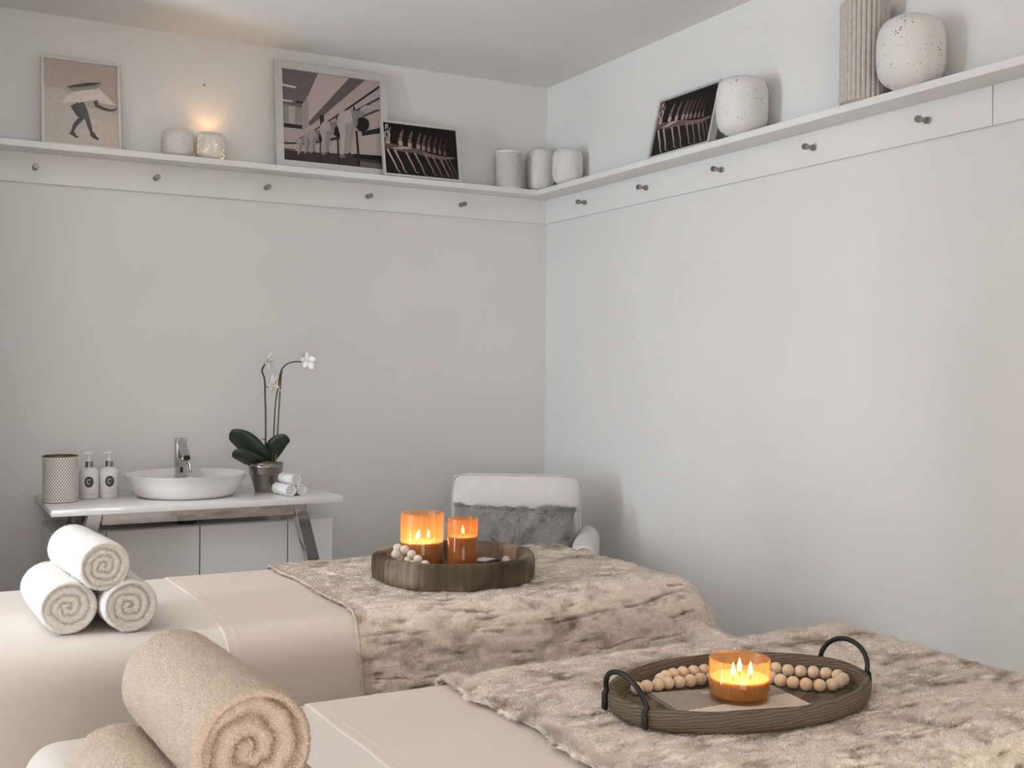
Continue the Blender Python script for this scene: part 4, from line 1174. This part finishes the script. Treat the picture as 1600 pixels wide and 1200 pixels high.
throw('beige brown-streaked fur throw on the bed with the round log tray', RC1, RF1, RE1, 1.000, .50, .46, .10, 230000, .0078, .0012, 11, .80, .6)
throw('beige brown-streaked fur throw on the bed with the oval handled tray', RC2, RF2, RE2, .945, .34, .20, .12, 260000, .0080, .0009, 23, .35, 2.6)

# ------------------------------------------------------------------ rolled bath towels
g1, g2 = 'white rolled towels stacked on the far bed', 'cream rolled towels stacked on the near bed'
T1 = BED_Z + .002
towel_roll('bath_towel', 'white rolled towel, lower left of the stack on the far bed', g1, (.332, 2.765, T1 + .0635), (.318, 3.085, T1 + .0635), .0665, M_WTOWEL, C_WTOWEL, 3.3, 4, .96, 26000, .0042, .0010)
towel_roll('bath_towel', 'white rolled towel, lower right of the stack on the far bed', g1, (.464, 2.725, T1 + .0625), (.452, 3.04, T1 + .0625), .0645, M_WTOWEL, C_WTOWEL, 3.3, 6, .97, 26000, .0042, .0010)
towel_roll('bath_towel', 'white rolled towel on top of the stack on the far bed', g1, (.408, 2.735, T1 + .0635 + .096), (.372, 3.06, T1 + .0635 + .098), .0600, M_WTOWEL, C_WTOWEL, 3.5, 9, 1.0, 26000, .0042, .0010, start=-1.2)
towel_roll('bath_towel', 'cream rolled towel, lower left of the stack on the near bed', g2, (.272, 1.262, T1 + .0695), (.250, 1.60, T1 + .0695), .0715, M_CTOWEL, C_CTOWEL, 3.0, 12, .97, 70000, .0040, .0007)
towel_roll('bath_towel', 'cream rolled towel, lower right of the stack on the near bed', g2, (.415, 1.262, T1 + .0675), (.393, 1.56, T1 + .0675), .0695, M_CTOWEL, C_CTOWEL, 3.0, 14, .97, 40000, .0040, .0007)
towel_roll('bath_towel', 'cream rolled towel on top of the stack on the near bed', g2, (.350, 1.252, T1 + .0695 + .119), (.328, 1.60, T1 + .0695 + .119), .0715, M_CTOWEL, C_CTOWEL, 2.6, 17, 1.0, 80000, .0040, .0007, start=-.8)

# ------------------------------------------------------------------ candles
def make_candle(label, loc, dia, h, wax_z, gmat, wicks, power, glass_t=.003):
    t = thing('jar_candle', label, 'candle', loc, group='lit amber jar candles')
    R = dia / 2
    lathe('glass', [(.0, 0), (R - .006, 0), (R - .001, .002), (R, .007), (R, h - .001), (R - glass_t / 2, h), (R - glass_t, h - .001), (R - glass_t, .010), (R - glass_t - .004, .006), (.0, .006)],
          gmat, t, 56, angle=60)
    rw = R - glass_t - .0008
    lathe('wax', [(.0, .0065), (rw - .005, .0065), (rw, .011), (rw, wax_z + .003), (rw - .003, wax_z + .001), (rw * .7, wax_z - .001), (.0, wax_z - .002)], M_WAX, t, 48, angle=60)
    for (x, y) in wicks:
        tube('wick', [(x, y, wax_z - .004), (x, y, wax_z + .006), (x + .001, y, wax_z + .010)], .0011, M_WICK, t, 6)
        fl = lathe('flame', [(.0, 0), (.0030, .003), (.0044, .0075), (.0038, .013), (.0018, .020), (.0, .026)], M_FLAME, t, 12, loc=(x, y, wax_z + .0075))
        point('flame_light', (x, y, wax_z + .020), power / len(wicks), FLAMEC, .006, t)
    return t

# ------------------------------------------------------------------ round log tray with candles
TB = BED_Z + .016
tr = thing('log_tray', 'round tray hollowed from a weathered log slice', 'tray', (1.423, 2.955, TB))
def logr(a, z): return 1 + .012 * math.sin(a * 5 + 1) + .008 * math.sin(a * 11 + 2) + .005 * math.sin(a * 23)
lathe('shell', [(.0, 0), (.225, 0), (.237, .006), (.2405, .030), (.2385, .068), (.233, .074), (.212, .0755), (.206, .071), (.202, .040), (.196, .022), (.17, .016), (.0, .016)], M_LOG, tr, 120, rmod=logr, angle=60, cap0=False, cap1=False)
F1 = TB + .0165
make_candle('larger lit candle in streaked amber glass on the log tray', (1.331, 2.985, F1), .128, .176, .090, M_AMBER1, [(-.022, -.012), (.026, .012), (.0, .024)], .42)
make_candle('narrower lit candle in smoky amber glass on the log tray', (1.402, 2.858, F1), .087, .172, .118, M_AMBER2, [(.0, 0)], .15)
BM = None
def make_beads(label, pts, r, mat, cat='bead garland'):
    global BM
    p0 = np.array(pts[0]); t = thing('bead_garland', label, cat, tuple(p0 - np.array([0, 0, r])))
    org = p0 - np.array([0, 0, r])
    prof = [(.0012 if k in (0, 12) else r * math.sin(math.pi * k / 12) ** .85, -r * .96 * math.cos(math.pi * k / 12)) for k in range(13)]
    me = lathe_me('bead', prof, 20); me.materials.append(mat); me.shade_smooth()
    rng = np.random.default_rng(len(pts))
    for i, p in enumerate(pts):
        o = bpy.data.objects.new('bead', me); COL.objects.link(o); o.parent = t
        o.location = tuple(np.array(p) - org)
        a = np.array(pts[max(i - 1, 0)]); b = np.array(pts[min(i + 1, len(pts) - 1)])
        o.rotation_euler = Vector(b - a).to_track_quat('Z', 'Y').to_euler()
        o.scale = (1, 1, 1) if rng.random() < .6 else (1.04, 1.04, 1)
    tube('cord', [np.array(p) - org for p in pts], .0013, M_CORD, t, 6)
    return t
z1 = F1 + .0125
chain = [(1.222, 2.922, .8235), (1.236, 2.943, .8365), (1.2475, 2.918, .8350), (1.260, 2.898, .8240), (1.270, 2.876, .8120), (1.283, 2.855, .7990),
         (1.298, 2.838, .786), (1.317, 2.824, .775), (1.340, 2.812, z1), (1.365, 2.803, z1), (1.390, 2.797, z1), (1.415, 2.793, z1 - .0), (1.440, 2.796, z1), (1.464, 2.804, z1),
         (1.487, 2.815, z1), (1.508, 2.829, z1), (1.528, 2.845, z1), (1.546, 2.863, z1), (1.562, 2.883, z1 + .002), (1.576, 2.905, z1 + .007), (1.583, 2.930, z1 + .013)]
make_beads('white wooden bead string spilling over the log tray edge', chain, .0128, M_BEADW)
support = [(1.2295, 2.916, .799), (1.2415, 2.938, .809), (1.2545, 2.909, .806), (1.243, 2.927, .786), (1.262, 2.893, .796), (1.256, 2.915, .779), (1.272, 2.872, .786), (1.270, 2.893, z1 + .004), (1.262, 2.935, z1)]
make_beads('pale wooden beads heaped beneath the string in the log tray', support, .0122, M_BEADW)
bx_ = thing('black_tin', 'small black tin with grey lid card inside the log tray', 'tin', (1.500, 2.925, F1), .5)
boxo('tin_body', -.045, .045, -.035, .035, 0, .034, M_BLACK, bx_, bev=.004)
boxo('lid_card', -.030, .026, -.030, .012, .034, .037, M_PIPING, bx_, bev=.0008, seg=1)

# ------------------------------------------------------------------ oval handled tray
OX, OY = 1.366, 1.602
ov = thing('oval_tray', 'oval carved wooden tray with black iron loop handles', 'tray', (OX, OY, TB))
def oval_me(prof, seg=120):
    V, F = [], []
    for (off, z) in prof:
        for k in range(seg):
            a = 2 * math.pi * k / seg
            ax, by = .275 + off, .187 + off
            w = 1 + .006 * math.sin(a * 4 + .5)
            V.append((ax * math.cos(a) * w, by * math.sin(a) * w, z))
    n = len(prof)
    for i in range(n - 1):
        for k in range(seg):
            k2 = (k + 1) % seg; F.append((i * seg + k, i * seg + k2, (i + 1) * seg + k2, (i + 1) * seg + k))
    F.append(tuple(range(seg - 1, -1, -1))); F.append(tuple((n - 1) * seg + k for k in range(seg)))
    return V, F
V, F = oval_me([(-.022, 0), (-.008, .003), (-.001, .012), (0, .030), (-.003, .0385), (-.008, .041), (-.014, .0400), (-.018, .034), (-.024, .018), (-.032, .0125), (-.06, .012)])
me = bpy.data.meshes.new('tray_body'); me.from_pydata([tuple(p) for p in V], [], F); me.update()
o = link('tray_body', me, M_TRAYWOOD, ov)
for p_ in me.polygons: p_.use_smooth = True
me.set_sharp_from_angle(angle=math.radians(50))
for sx in (-1, 1):
    y0_, xx = .062, .275 * math.sqrt(1 - (.062 / .187) ** 2) + .0035
    pts = [(sx * xx, -y0_, .010), (sx * (xx + .001), -y0_, .034)]
    for k in range(15):
        a = math.pi * k / 14
        pts.append((sx * (xx - .004 + .012 * math.sin(a)), -y0_ * math.cos(a), .040 + .046 * math.sin(a)))
    pts += [(sx * (xx + .001), y0_, .034), (sx * xx, y0_, .010)]
    tube('handle', pts, [.0046] + [.0050] * (len(pts) - 2) + [.0046], M_BLACK, ov, 10)
    for sy in (-1, 1):
        boxo('handle_plate', sx * xx - .0035, sx * xx + .0035, sy * y0_ - .0065, sy * y0_ + .0065, .004, .028, M_BLACK, ov, bev=.002)
F2 = TB + .0122
rz = F2 + .0122
# two stacked cards: a taupe folder and a pale sheet with a zigzag edge
M_TAUPE = noise_mat('taupe_card', (.30, .255, .225), (.34, .29, .255), 40, .7)
M_TAUPE2 = noise_mat('dark_taupe_card', (.20, .165, .14), (.24, .20, .17), 40, .7)
M_PALE = noise_mat('pale_paper', (.66, .57, .48), (.72, .62, .53), 40, .8)
def flat_card(name, poly, z0, z1, mat, parent):
    bm = bmesh.new()
    lo = [bm.verts.new((x, y, z0)) for x, y in poly]; hi = [bm.verts.new((x, y, z1)) for x, y in poly]
    bm.faces.new(hi); bm.faces.new(lo[::-1]); n = len(poly)
    for k in range(n): bm.faces.new((lo[k], lo[(k + 1) % n], hi[(k + 1) % n], hi[k]))
    return bmo(name, bm, mat, parent)
fo = thing('card_folder', 'taupe card folder lying under the candle in the oval tray', 'folder', (1.31, 1.58, F2))
fl = [(x - 1.31, y - 1.58) for x, y in ((1.214, 1.680), (1.190, 1.545), (1.428, 1.480), (1.452, 1.615))]
flat_card('back_cover', [(x * 1.02 - .004, y * 1.02 + .002) for x, y in fl], 0, .0016, M_TAUPE2, fo)
flat_card('front_cover', fl, .0022, .0038, M_TAUPE, fo)
flat_card('inner_pages', [(x * .97, y * .97) for x, y in fl], .0015, .0023, M_PALE, fo)
flat_card('title_patch', [(x - 1.31, y - 1.58) for x, y in ((1.300, 1.640), (1.296, 1.628), (1.334, 1.618), (1.338, 1.630))], .0038, .0041, M_PIPING, fo)
pa = thing('paper_card', 'pale paper card with zigzag edge on the folder', 'card', (1.33, 1.52, F2 + .0040))
zz = []
for k in range(35):
    q = k / 34; x = 1.192 + (1.440 - 1.192) * q; y = 1.553 + (1.553 - 1.553) * q - .010 * math.sin(q * 3.14) * 0
    y = 1.556 - .002 * q; zz.append((x - 1.33, y + (.0032 if k % 2 else 0) - 1.52))
flat_card('sheet', [(1.190 - 1.33, 1.545 - 1.52), (1.428 - 1.33, 1.479 - 1.52)] + zz[::-1], 0, .0009, M_PALE, pa)
make_candle('wide low lit candle in clear amber glass on the oval tray', (1.338, 1.574, F2 + .0052), .111, .074, .036, M_AMBER3, [(.010, .012), (-.020, -.006), (.012, -.016)], .30)
bl = [(1.518, 1.677), (1.530, 1.655), (1.547, 1.638), (1.565, 1.622), (1.581, 1.604), (1.590, 1.581), (1.580, 1.558), (1.557, 1.546), (1.533, 1.540), (1.510, 1.548), (1.492, 1.565), (1.479, 1.586), (1.468, 1.608), (1.465, 1.632),
      (1.452, 1.652), (1.431, 1.664), (1.407, 1.669), (1.383, 1.674), (1.359, 1.680), (1.335, 1.684), (1.311, 1.6845), (1.287, 1.687), (1.263, 1.690), (1.239, 1.690), (1.215, 1.692), (1.191, 1.689)]
b2l = [(1.495, 1.687), (1.472, 1.694), (1.450, 1.704), (1.428, 1.714), (1.405, 1.723), (1.382, 1.731), (1.358, 1.734), (1.334, 1.737), (1.310, 1.736), (1.287, 1.729), (1.266, 1.717)]
make_beads('long natural wooden bead garland looped in the oval tray', [(x, y, rz) for x, y in b2l[::-1] + bl], .0121, M_BEAD)
